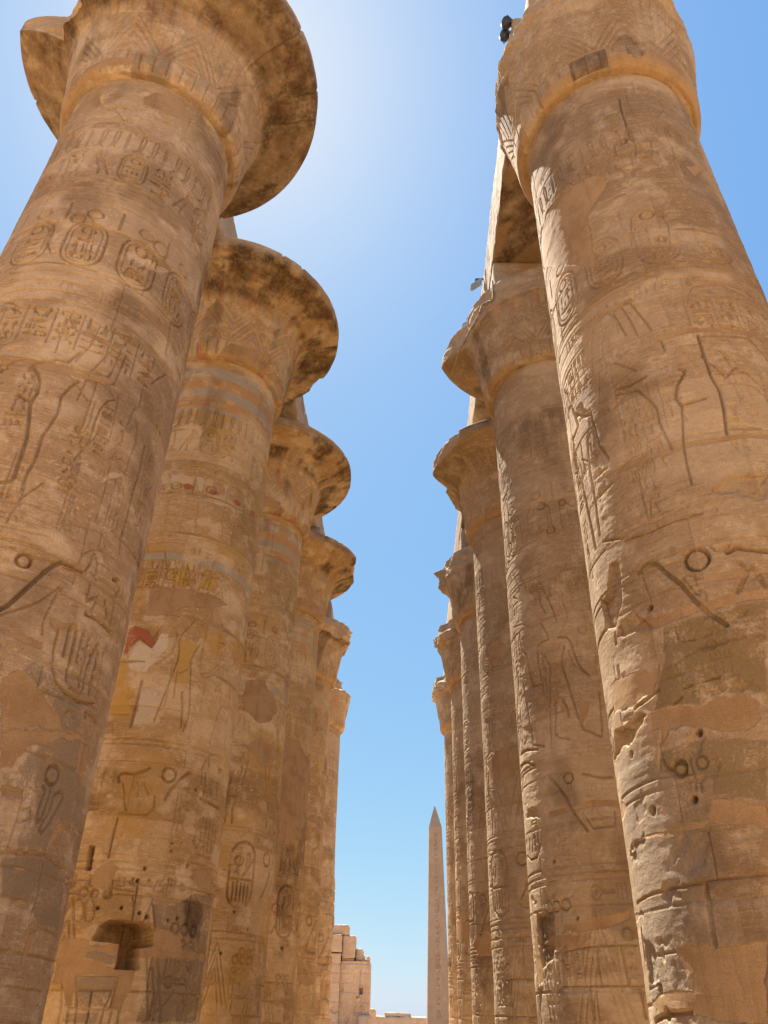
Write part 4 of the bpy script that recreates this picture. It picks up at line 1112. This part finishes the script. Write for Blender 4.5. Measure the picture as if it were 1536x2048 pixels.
def rough_block(name, x0, x1, y0, y1, z0, z1, mat, parent=None, res=.12, amp=.02, seed=0, stain_shade=0., origin=(0, 0, 0), wear=.06, lines=0, attrs=True):
    """quarried block: a gridded box whose faces are worn by 3-D noise and whose arrises are rounded"""
    c = np.array([(x0+x1)/2, (y0+y1)/2, (z0+z1)/2]); h = np.array([(x1-x0)/2, (y1-y0)/2, (z1-z0)/2])
    V = []; F = []; index = {}
    n = [max(2, int(math.ceil(2*a/res))) for a in h]
    base = 0; verts = []; faces = []
    for ax in range(3):
        u, v = [(1, 2), (2, 0), (0, 1)][ax]
        for sgn in (-1, 1):
            gu = np.linspace(-1, 1, n[u]+1); gv = np.linspace(-1, 1, n[v]+1)
            A, B = np.meshgrid(gu, gv, indexing='ij'); P = np.zeros(A.shape+(3,))
            P[..., ax] = sgn; P[..., u] = A; P[..., v] = B
            nu, nv = A.shape; idx = np.arange(nu*nv).reshape(nu, nv)+base
            q = np.stack([idx[:-1, :-1], idx[1:, :-1], idx[1:, 1:], idx[:-1, 1:]], -1).reshape(-1, 4)
            if sgn < 0: q = q[:, ::-1]
            verts.append(P.reshape(-1, 3)); faces.append(q); base += nu*nv
    U = np.concatenate(verts); F = np.concatenate(faces)
    key = np.round(U*np.array(n)*4).astype(np.int64)
    _, first, inv = np.unique(key, axis=0, return_index=True, return_inverse=True)
    U = U[first]; F = inv.reshape(-1)[F]
    P = U*h
    # round the arrises: pull towards an inset box by noise-varying radius
    w = np.minimum(wear*(.5+1.4*fbm(P[:, 0]*1.3+P[:, 2]*2, P[:, 1]*1.3+seed, seed, 3)), h.min()*.8)[:, None]
    inner = np.clip(P, -(h-w), h-w); dlt = P-inner; ln = np.linalg.norm(dlt, axis=1, keepdims=True)
    P = inner+np.where(ln > 1e-9, dlt/np.maximum(ln, 1e-9)*np.minimum(ln, w), 0)
    nrm = np.where(ln > 1e-9, dlt/np.maximum(ln, 1e-9), np.sign(U)*(np.abs(U) > .999))
    W = P+c
    f = fbm(W[:, 0]*1.7+W[:, 1]*.9, W[:, 2]*1.9+W[:, 1]*1.3+seed, seed+1, 4)-.5
    g = fbm(W[:, 0]*6+W[:, 1]*5, W[:, 2]*7+W[:, 1]*4+seed, seed+2, 3)-.5
    P = P+nrm*((f*2.2+g*.8)*amp)[:, None]
    if lines:      # upright signs cut in the long sides
        a = np.abs(U[:, 0]) > .99
        gl = np.exp(-((((W[:, 1]*1.7) % 1)-.5)/.09)**2)+.8*np.exp(-((((W[:, 2]*3.1+W[:, 1]*.6) % 1)-.5)/.12)**2)*(vn(W[:, 1]*3, W[:, 2]*3, seed) > .45)
        P[:, 0] -= np.sign(U[:, 0])*a*.02*gl
    at = {}
    if attrs:
        st = stain_shade*sstep(.26, .46, fbm(W[:, 0]*.7+W[:, 1]*.55, W[:, 2]*.5+W[:, 1]*.4, seed+5, 3))*(U[:, 2] < -.95)  # stains on the bottom face, made darker to paint in its shade
        st = np.maximum(st, .4*sstep(.6, .75, fbm(W[:, 1]*.8, W[:, 2]*.6+W[:, 0], seed+6, 3)))
        pl = .9*sstep(.62, .66, fbm(W[:, 0]*.9+W[:, 1]*.7+5, W[:, 2]*.9+W[:, 1]*.3, seed+7, 3))
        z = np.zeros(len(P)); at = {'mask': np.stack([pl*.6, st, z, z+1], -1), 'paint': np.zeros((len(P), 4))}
    return mesh_obj(name, P+c-np.array(origin), F, mat, parent, at)

LABELS = {
 'L0': 'nearest left column, weathered shaft carved with a big sun disc, broad lip stained and shade-darkened',
 'L1': 'painted column with red armed king on white kilt and square niche near the foot',
 'L2': 'column with whole dark lipped capital behind the column of the red armed king',
 'L3': 'column with long brown mortar panel on its shaft, fourth of the left row',
 'L4': 'column with broken pointed capital tip behind the one with the mortar panel, left row',
 'L5': 'farthest column of the left row, capital mostly lost and stepped masonry on its side',
 'R0': 'nearest column of the right row, lip broken off all round and flaking sunlit edge',
 'R1': 'column with a cable over its broken capital and tall plumed god carved on shaft',
 'R2': 'column with jagged pointed lip just behind the cable draped capital, right row',
 'R3': 'column with square cut capital stump and a protruding chunk, fourth of right row',
 'R4': 'column with lumpy broken capital, second from the far end of the right row',
 'R5': 'farthest column of the right row, beside the obelisk, with ragged capital',
}
def make_column(side, k):
    key = side+str(k); cx = XL if side == 'L' else XR; cy = Y0+k*STEP
    root = tag(empty('papyrus_column', (cx, cy, 0)), LABELS[key], 'column', 'great papyrus columns of the nave', 'thing')
    gold = side == 'L' and k in (1, 2, 3, 4)
    build_shaft(key, side, k, root, M_GOLD if gold else M_STONE if side == 'L' else M_DUSK)
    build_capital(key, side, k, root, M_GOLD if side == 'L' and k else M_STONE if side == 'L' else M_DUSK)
    # low round plinth
    n = 64; pr = [(2.0, EYE+BOT+.04), (2.14, EYE+BOT-.02), (2.2, -.02), (2.25, -.3)]
    co = [((r+.03*vn(np.array(a*6.), np.array(float(q)), k))*math.cos(a), (r)*math.sin(a), z) for q, (r, z) in enumerate(pr) for a in np.arange(n)*2*math.pi/n]
    F = [[q*n+j, (q+1)*n+j, (q+1)*n+(j+1) % n, q*n+(j+1) % n] for q in range(len(pr)-1) for j in range(n)]
    F.append(list(range(n))[::-1])
    z = np.zeros(len(co)); zz = np.stack([z, z, z, z+1], -1)
    F = [f[::-1] for f in F]
    mesh_obj('base', co, F, M_STONE, root, {'mask': zz, 'paint': zz*0}, False)
    if key != 'L5':
        hw = 1.5
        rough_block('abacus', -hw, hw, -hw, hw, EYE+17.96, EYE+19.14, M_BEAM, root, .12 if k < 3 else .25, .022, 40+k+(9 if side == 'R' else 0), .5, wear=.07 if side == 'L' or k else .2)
    return root
for k in range(6):
    make_column('L', k); make_column('R', k)

# ---------------------------------------------------------------- roof beams laid from column to column
Z0B, Z1B = EYE+19.15, EYE+21.05
def beam(x0, x1, ya, yb, label, seed, z1=None, res=.14):
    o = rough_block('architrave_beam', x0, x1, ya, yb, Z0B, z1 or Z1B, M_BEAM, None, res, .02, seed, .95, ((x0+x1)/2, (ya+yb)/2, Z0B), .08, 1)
    o.location = ((x0+x1)/2, (ya+yb)/2, Z0B)
    tag(o, label, 'stone beam', 'roof beams on the columns', 'thing')
ys = [Y0+STEP*k for k in range(6)]
beam(2.66, 5.68, ys[0]-.1, ys[1]-.02, 'long stone beam with stained, shade-darkened underside over the first right hand gap', 1, res=.1)
beam(2.66, 5.68, ys[1]+.02, ys[2]-.02, 'stone beam behind the cable draped capital, running on to the jagged lipped one', 2)
beam(2.68, 5.68, ys[2]+.02, ys[3]-.02, 'stone beam between jagged lipped capital and square cut stump, right row', 3)
beam(2.70, 5.68, ys[3]+.02, ys[4]-.02, 'stone beam joining the square cut stump to the lumpy capital, right row', 4, res=.2)
beam(2.75, 5.68, ys[4]+.02, ys[5]-.5, 'last stone beam before the obelisk, on the far right columns', 5, res=.25)
beam(-6.85, -5.36, ys[0]-.4, ys[1]+.5, 'narrow pale stone beam seen past the big dark lip, nearest on the left', 6)
beam(-6.8, -4.02, ys[1]+.02, ys[2]-.02, 'stone beam from the painted king column to the next, left row', 7)
beam(-6.8, -3.98, ys[2]+.02, ys[3]-.02, 'stone beam between whole dark lip and mortar panel column, left row', 8)
beam(-6.8, -3.98, ys[3]+.02, ys[4]-.02, 'stone beam over the pointed broken capital, left row', 9, res=.2)
for (x0, x1, y0, y1, z0, z1, lb) in ((-4.9, -4.0, ys[4]+.8, ys[4]+3.0, 0, 0, ''),):
    pass
for i, (x, y, s, lb) in enumerate(((-4.45, ys[1]+2.2, .55, 'loose squared stone lying on the left beam behind the painted column'),
                                   (-4.55, ys[1]+4.2, .75, 'larger loose stone farther along the same left beam'))):
    o = rough_block('loose_stone', -s*.6, s*.6, -s, s, 0, s*.9, M_BEAM, None, .12, .03, 60+i, 0, wear=.1)
    o.location = (x, y, Z1B); tag(o, lb, 'stone', 'loose stones on the beams')

# ---------------------------------------------------------------- floodlights clamped to the right hand beam
def lathe(pr, n=20, axis='z'):
    co = []; F = []
    for q, (r, z) in enumerate(pr):
        for j in range(n):
            a = 2*math.pi*j/n; co.append((r*math.cos(a), r*math.sin(a), z))
    for q in range(len(pr)-1):
        for j in range(n): F.append([q*n+j, q*n+(j+1) % n, (q+1)*n+(j+1) % n, (q+1)*n+j])
    F.append(list(range(n))[::-1]); F.append([(len(pr)-1)*n+j for j in range(n)])
    return co, F
def bar(co, F, a, b, t):
    a, b = Vector(a), Vector(b); d = (b-a).normalized(); u = d.orthogonal().normalized()*t; v = d.cross(u).normalized()*t
    i = len(co)
    for p in (a, b):
        for s, q in ((1, 1), (-1, 1), (-1, -1), (1, -1)): co.append(tuple(p+u*s+v*q))
    for f in ((0, 1, 5, 4), (1, 2, 6, 5), (2, 3, 7, 6), (3, 0, 4, 7), (3, 2, 1, 0), (4, 5, 6, 7)): F.append([i+e for e in f])
def drum_lamp(x, y, z, label):
    t = tag(empty('floodlight', (x, y, z)), label, 'floodlight', 'floodlights on the right hand beam')
    co, F = lathe([(.02, -.15), (.09, -.14), (.135, -.09), (.15, -.02), (.15, .05), (.125, .11), (.07, .15), (.02, .16)])
    co = [(c[2]*.75+c[0]*.3, c[1], c[0]-c[2]*.25) for c in co]
    mesh_obj('housing', co, F, M_DARK, t)
    co, F = [], []; bar(co, F, (.0, -.17, .0), (.0, -.17, -.05), .012); bar(co, F, (0, .17, 0), (0, .17, -.05), .012)
    bar(co, F, (0, -.17, 0), (.2, -.02, 0), .012); bar(co, F, (0, .17, 0), (.2, .02, 0), .012); bar(co, F, (.18, 0, 0), (.45, 0, 0), .018)
    mesh_obj('bracket', co, F, M_STEEL, t, smooth=False)
drum_lamp(2.54, 8.66, Z1B-.06, 'upper dark round floodlight beside the broken near capital')
drum_lamp(2.53, 8.95, Z1B-.06, 'lower dark round floodlight beside the broken near capital')
def arm_lamp(x, y, z, label):
    t = tag(empty('floodlight', (x, y, z)), label, 'floodlight', 'floodlights on the right hand beam')
    co, F = [], []; bar(co, F, (.4, 0, 0), (-.12, 0, 0), .028); bar(co, F, (-.11, 0, 0), (-.11, 0, -.22), .016); bar(co, F, (.02, 0, 0), (.02, 0, -.14), .016)
    mesh_obj('bracket', co, F, M_STEEL, t, smooth=False)
    co, F = [], []
    for dx, dz in ((-.24, -.42), (.0, -.12)):
        pass
    pts = [(.03, -.12, -.10), (-.30, -.12, -.42), (-.30, .12, -.42), (.03, .12, -.10)]
    up = Vector((.06, 0, -.05))
    co = [tuple(Vector(p)) for p in pts]+[tuple(Vector(p)+up) for p in pts]
    F = [[0, 1, 2, 3], [7, 6, 5, 4], [0, 4, 5, 1], [1, 5, 6, 2], [2, 6, 7, 3], [3, 7, 4, 0]]
    mesh_obj('lamp_glass', co, F, M_GLASS, t, smooth=False)
arm_lamp(2.52, 16.45, Z1B-.15, 'upper pale glass floodlight on an arm over the right hand beam')
arm_lamp(2.36, 18.15, Z1B-.15, 'lower pale glass floodlight on an arm, close above the cable draped capital')

# ---------------------------------------------------------------- slack cable draped over the broken capital below them
def rope():
    ax, ay = XR, Y0+STEP
    P = [(2.66, 14.5, 19.9), (2.60, 14.39, 18.99), (2.49, 14.53, 19.03), (2.35, 14.72, 19.12), (2.27, 14.86, 18.93), (2.14, 15.10, 18.82), (2.03, 15.43, 18.82),
         (1.92, 15.93, 18.96), (1.78, 16.18, 18.81), (1.70, 16.72, 18.89), (1.65, 17.13, 18.98), (1.62, 17.40, 19.02)]
    Q = []
    for x, y, z in P:
        d = math.hypot(x-ax, y-ay); k = (d+.075)/d; Q.append(Vector((ax+(x-ax)*k, ay+(y-ay)*k, z+.02)))
    C_ = []
    for i in range(len(Q)-1):      # smooth through the points
        p0, p1, p2, p3 = Q[max(i-1, 0)], Q[i], Q[i+1], Q[min(i+2, len(Q)-1)]
        for q in range(5):
            t = q/5; C_.append(.5*((2*p1)+(p2-p0)*t+(2*p0-5*p1+4*p2-p3)*t*t+(3*p1-p0-3*p2+p3)*t**3))
    C_.append(Q[-1]); n = 6; co = []; F = []; o = C_[0].copy()
    for i, c in enumerate(C_):
        d = (C_[min(i+1, len(C_)-1)]-C_[max(i-1, 0)]).normalized(); u = d.orthogonal().normalized(); v = d.cross(u)
        for j in range(n):
            a = 2*math.pi*j/n; co.append(tuple(c-o+(u*math.cos(a)+v*math.sin(a))*.026))
    for i in range(len(C_)-1):
        for j in range(n): F.append([i*n+j, i*n+(j+1) % n, (i+1)*n+(j+1) % n, (i+1)*n+j])
    r = mesh_obj('cable', co, F, M_ROPE); r.location = o
    tag(r, 'pale slack cable hanging over the broken capital under the glass floodlights', 'cable')
rope()

# ---------------------------------------------------------------- obelisk beyond the hall
def obelisk():
    cx, cy = 3.55, 83.0
    t = tag(empty('obelisk', (cx, cy, 0)), 'tall rose granite obelisk with one column of carved signs', 'obelisk')
    zb, zt, za = -.2, 17.45+EYE, 19.62+EYE; wb, wt = 1.12, .65
    res = .06
    S = np.arange(-1, 1.0001, res/wb); Z = np.arange(zb, zt, res)
    rl = Relief(S*1.0, Z, 5); rng = random.Random(4)
    rl.S = S*wb; rl.px = res
    z = zt-.5
    for x in (-.3, .3): rl.groove([(x, zb), (x, zt-.3)], .03, .018)
    while z > 3:
        h = rng.uniform(.4, .62)
        k = rng.choice(['square', 'house', 'bird', 'owl', 'reed', 'basket', 'sun', 'throne', 'comb', 'beetle', 'man'])
        rl.stamp(k, -.24, z-h*.92, .48, h*.85, .06); z -= h
    H = -rl.C+.02*(fbm(rl.S[None]*3, Z[:, None]*2, 3, 3)-.5)
    hw = wb+(wt-wb)*(Z-zb)/(zt-zb)
    co = []; F = []; base = 0
    for q in range(4):
        a = q*math.pi/2; c, s = math.cos(a), math.sin(a)
        edge = 1-sstep(.9, 1., np.abs(S))[None]
        fx = S[None]*hw[:, None]; fy = -(hw[:, None]+(H if q == 0 else H*0)*edge)
        P = np.stack([fx*c-fy*s, fx*s+fy*c, np.broadcast_to(Z[:, None], fx.shape)], -1)
        nz, ns = fx.shape; idx = np.arange(nz*ns).reshape(nz, ns)+base
        F.append(np.stack([idx[:-1, :-1], idx[:-1, 1:], idx[1:, 1:], idx[1:, :-1]], -1).reshape(-1, 4)); co.append(P.reshape(-1, 3)); base += nz*ns
    mesh_obj('shaft', np.concatenate(co), np.concatenate(F), M_GRANITE, t, smooth=False)
    w = hw[-1]; zt = Z[-1]; m = (zt+(za-zt)*.45); wm = w*.59
    co = [(-w, -w, zt), (w, -w, zt), (w, w, zt), (-w, w, zt), (-wm, -wm, m), (wm, -wm, m), (wm, wm, m), (-wm, wm, m), (-.03, -.03, za), (.03, -.03, za), (.03, .03, za), (-.03, .03, za)]
    F = [[b+j, b+(j+1) % 4, b+4+(j+1) % 4, b+4+j] for b in (0, 4) for j in range(4)]+[[8, 9, 10, 11]]
    mesh_obj('pyramidion', co, F, M_GRANITE, t, smooth=False)
obelisk()

# ---------------------------------------------------------------- ruined gateway wall at the end of the nave (courses of blocks, stepped top)
def block_wall(name, x0, x1, y0, y1, tops, label, cat, seed, course=.75, holes=(), res=.3):
    """tops: list of (x from, x to, height)"""
    t = tag(empty(name, ((x0+x1)/2, (y0+y1)/2, 0)), label, cat)
    ox, oy = (x0+x1)/2, (y0+y1)/2
    return t, ox, oy
def pylon():
    rng = random.Random(21)
    x0, x1, yf, yb = -9.0, -2.72, 78.0, 83.0
    t = tag(empty('ruined_pylon', ((x0+x1)/2, (yf+yb)/2, 0)), 'pale ruined stone pylon with stepped broken top at the end of the nave', 'ruin', None, 'thing')
    ox, oy = (x0+x1)/2, (yf+yb)/2
    # main body: front face as one worked sheet with joints, a pilaster step at its left
    res = .09
    def face(name, xa, xb, zt, y, seed, depth):
        S = np.arange(xa, xb+res*.5, res); Z = np.arange(-.3, zt, res)
        rl = Relief(S, Z, seed)
        z = .1
        while z < zt:
            rl.groove([(xa, z), (xb, z)], .03, .025)
            x = xa+rng.uniform(.2, 1.4)
            while x < xb:
                rl.groove([(x, z), (x, z+.72)], .025, .02); x += rng.uniform(1.0, 2.0)
            z += .72
        if name == 'wall':
            rl.niche([(-3.55, 4.2), (-3.25, 4.2), (-3.25, 4.7), (-3.55, 4.7)], .5); rl.niche([(-3.8, 4.0), (-3.5, 4.0), (-3.5, 4.12), (-3.8, 4.12)], .2)
            rl.groove([(-3.5, 6.0), (-3.55, 5.4), (-3.45, 4.9), (-3.6, 4.7)], .05, .08); rl.groove([(-3.4, 4.0), (-3.35, 3.0), (-3.5, 2.0)], .04, .05)
        cell = hash2(np.floor(S/1.4+np.floor(Z[:, None]/.72)*.37), np.floor(Z[:, None]/.72)+0*S[None], seed)
        H = -1.6*rl.C-rl.D+.10*(fbm(S[None]*1.5, Z[:, None]*1.5, seed, 4)-.5)+.05*(cell-.5)-.12*sstep(.66, .72, fbm(S[None]*1.1, Z[:, None]*1.3, seed+3, 4))
        X = np.broadcast_to(S[None], H.shape); Y = y-H; ZZ = np.broadcast_to(Z[:, None], H.shape)
        front = np.stack([X, Y, ZZ], -1); nz, ns = H.shape
        # shell: front sheet folded back round sides and top
        left = front[:, :1].copy(); left[..., 1] = y+depth; right = front[:, -1:].copy(); right[..., 1] = y+depth
        G = np.concatenate([left, front, right], 1)
        topr = G[-1:].copy(); topr[..., 1] = y+depth
        G = np.concatenate([G, topr], 0); nz, ns = G.shape[:2]
        idx = np.arange(nz*ns).reshape(nz, ns)
        F = np.stack([idx[:-1, :-1], idx[:-1, 1:], idx[1:, 1:], idx[1:, :-1]], -1).reshape(-1, 4)
        mesh_obj(name, G.reshape(-1, 3)-np.array([ox, oy, 0]), F, M_RUIN, t, smooth=False)
    face('wall', -5.3, -2.72, 6.75, yf, 31, 4.0)
    face('pier', x0, -5.3, 7.35, yf-.35, 32, 4.4)
    # surviving blocks of the upper courses
    for i, (a, b, z0, z1, dy) in enumerate(((-6.6, -5.25, 7.37, 8.75, -.3), (-5.22, -4.05, 6.95, 8.75, .1), (-6.4, -4.72, 8.77, 9.6, .1), (-9, -6.65, 7.37, 9.9, -.2),
                                            (-4.0, -3.35, 6.78, 7.75, .6), (-3.02, -2.74, 5.9+.9, 7.15, .1), (-5.2, -4.1, 6.72, 6.94, .2))):
        rough_block('block', a-ox, b-ox, yf+dy-oy, yf+dy+2.2-oy, z0, z1, M_RUIN, t, .12, .05, 70+i, 0, wear=.09, attrs=False)
    for i in range(16):      # rubble and broken course ends along the top
        x = rng.uniform(-8.8, -2.9); z = 9.9 if x < -6.7 else 8.75 if x < -5.3 else 6.75
        s_ = rng.uniform(.12, .34); yy = yf+rng.uniform(.1, 1.5)
        rough_block('block', x-s_-ox, x+s_-ox, yy-oy, yy+2*s_-oy, z-.05, z+s_*rng.uniform(.6, 1.4), M_RUIN, t, .1, .05, 170+i, 0, wear=.1, attrs=False)
    rough_block('fallen_course', -3.6-ox, -2.45-ox, yf-.5-oy, yf+2-oy, -.2, 2.75, M_RUIN, t, .2, .05, 88, 0, wear=.2, attrs=False)
pylon()
o = rough_block('stone_wall', -8, 8, 0, 2, -.3, EYE+1.75, M_RUIN, None, .3, .06, 91, 0, wear=.2, attrs=False); o.location = (.5, 130, 0)
tag(o, 'long low sunlit stone wall far beyond the hall, behind the obelisk', 'wall', None, 'thing')
o = rough_block('stone_slab', -1.9, 1.9, 0, 1.6, 0, .42, M_RUIN, None, .25, .04, 92, 0, wear=.1, attrs=False); o.location = (-.3, 130.2, EYE+1.78)
tag(o, 'flat slab lying on top of the far low wall', 'stone', None, 'thing')
o = rough_block('wall_stub', -.45, .45, 0, 1.5, -.3, EYE+2.1, M_RUIN, None, .2, .05, 93, 0, wear=.2, attrs=False); o.location = (-3.25, 104, 0)
tag(o, 'small broken wall stub between the ruined pylon and the low wall', 'wall', None, 'thing')

# ---------------------------------------------------------------- unseen temple parts behind and beside the camera, added for bounce light and shade
def gate_tower(x0, x1, label):
    o = rough_block('pylon_tower', -(x1-x0)/2, (x1-x0)/2, -3, 3, -.3, 21, M_BEAM, None, .6, .08, int(x0)+200, 0, wear=.2)
    o.location = ((x0+x1)/2, -13.5, 0); tag(o, label, 'pylon', 'gateway behind the camera', 'thing')
gate_tower(-38, -5.0, 'unseen broad sunlit pylon tower left of the gateway behind the viewer')
gate_tower(4.2, 37, 'unseen broad sunlit pylon tower right of the gateway behind the viewer')
def aisle_columns():  # hidden from the camera, added to shade the sand and lessen its bounce
    n = 40; pr = [(1.5, -.3), (1.5, .35), (1.32, .4), (1.45, 1.2), (1.42, 4), (1.30, 9), (1.22, 9.4), (1.5, 9.9), (1.42, 11), (1.1, 12.2), (1.1, 12.9)]
    def shape(name, pr, parent):
        co = [(r*math.cos(2*math.pi*j/n), r*math.sin(2*math.pi*j/n), z) for r, z in pr for j in range(n)]
        F = [[q*n+j, q*n+(j+1) % n, (q+1)*n+(j+1) % n, (q+1)*n+j] for q in range(len(pr)-1) for j in range(n)]
        F += [list(range(n))[::-1], [(len(pr)-1)*n+j for j in range(n)]]
        z = np.zeros(len(co)); m = np.stack([z, z, z, z+1], -1)
        return mesh_obj(name, co, F, M_DUSK, parent, {'mask': m, 'paint': m*0})
    first = None
    for sgn, xs in ((-1, (-12.6, -18.0)), (1, (11.5, 16.9))):
        for x in xs:
            for q in range(8):
                y = 5.0+5.35*q
                if first is None:
                    first = empty('bud_column', (x, y, 0)); shape('base', pr[:2], first); shape('shaft', pr[2:7], first); shape('capital', pr[6:], first); r = first
                else:
                    r = first.copy(); SC.collection.objects.link(r); r.location = (x, y, 0)
                    for ch in first.children:
                        c = ch.copy(); SC.collection.objects.link(c); c.parent = r
                tag(r, 'unseen plain closed bud column of the side aisles behind the great columns', 'column', 'bud columns of the side aisles', 'thing')
aisle_columns()

# ---------------------------------------------------------------- ground
def ground():
    n = 90
    g = np.concatenate([np.linspace(-2500, -90, 12), np.linspace(-80, 80, n), np.linspace(90, 2500, 12)])
    X, Y = np.meshgrid(g, g+40)
    Z = np.where((np.abs(X) < 90) & (np.abs(Y-40) < 90), .06*(fbm(X*.5, Y*.5, 3, 3)-.5), 0)
    m = len(g); idx = np.arange(m*m).reshape(m, m)
    F = np.stack([idx[:-1, :-1], idx[:-1, 1:], idx[1:, 1:], idx[1:, :-1]], -1).reshape(-1, 4)
    o = mesh_obj('ground', np.stack([X, Y, Z], -1), F, M_SAND); o['kind'] = 'structure'
ground()
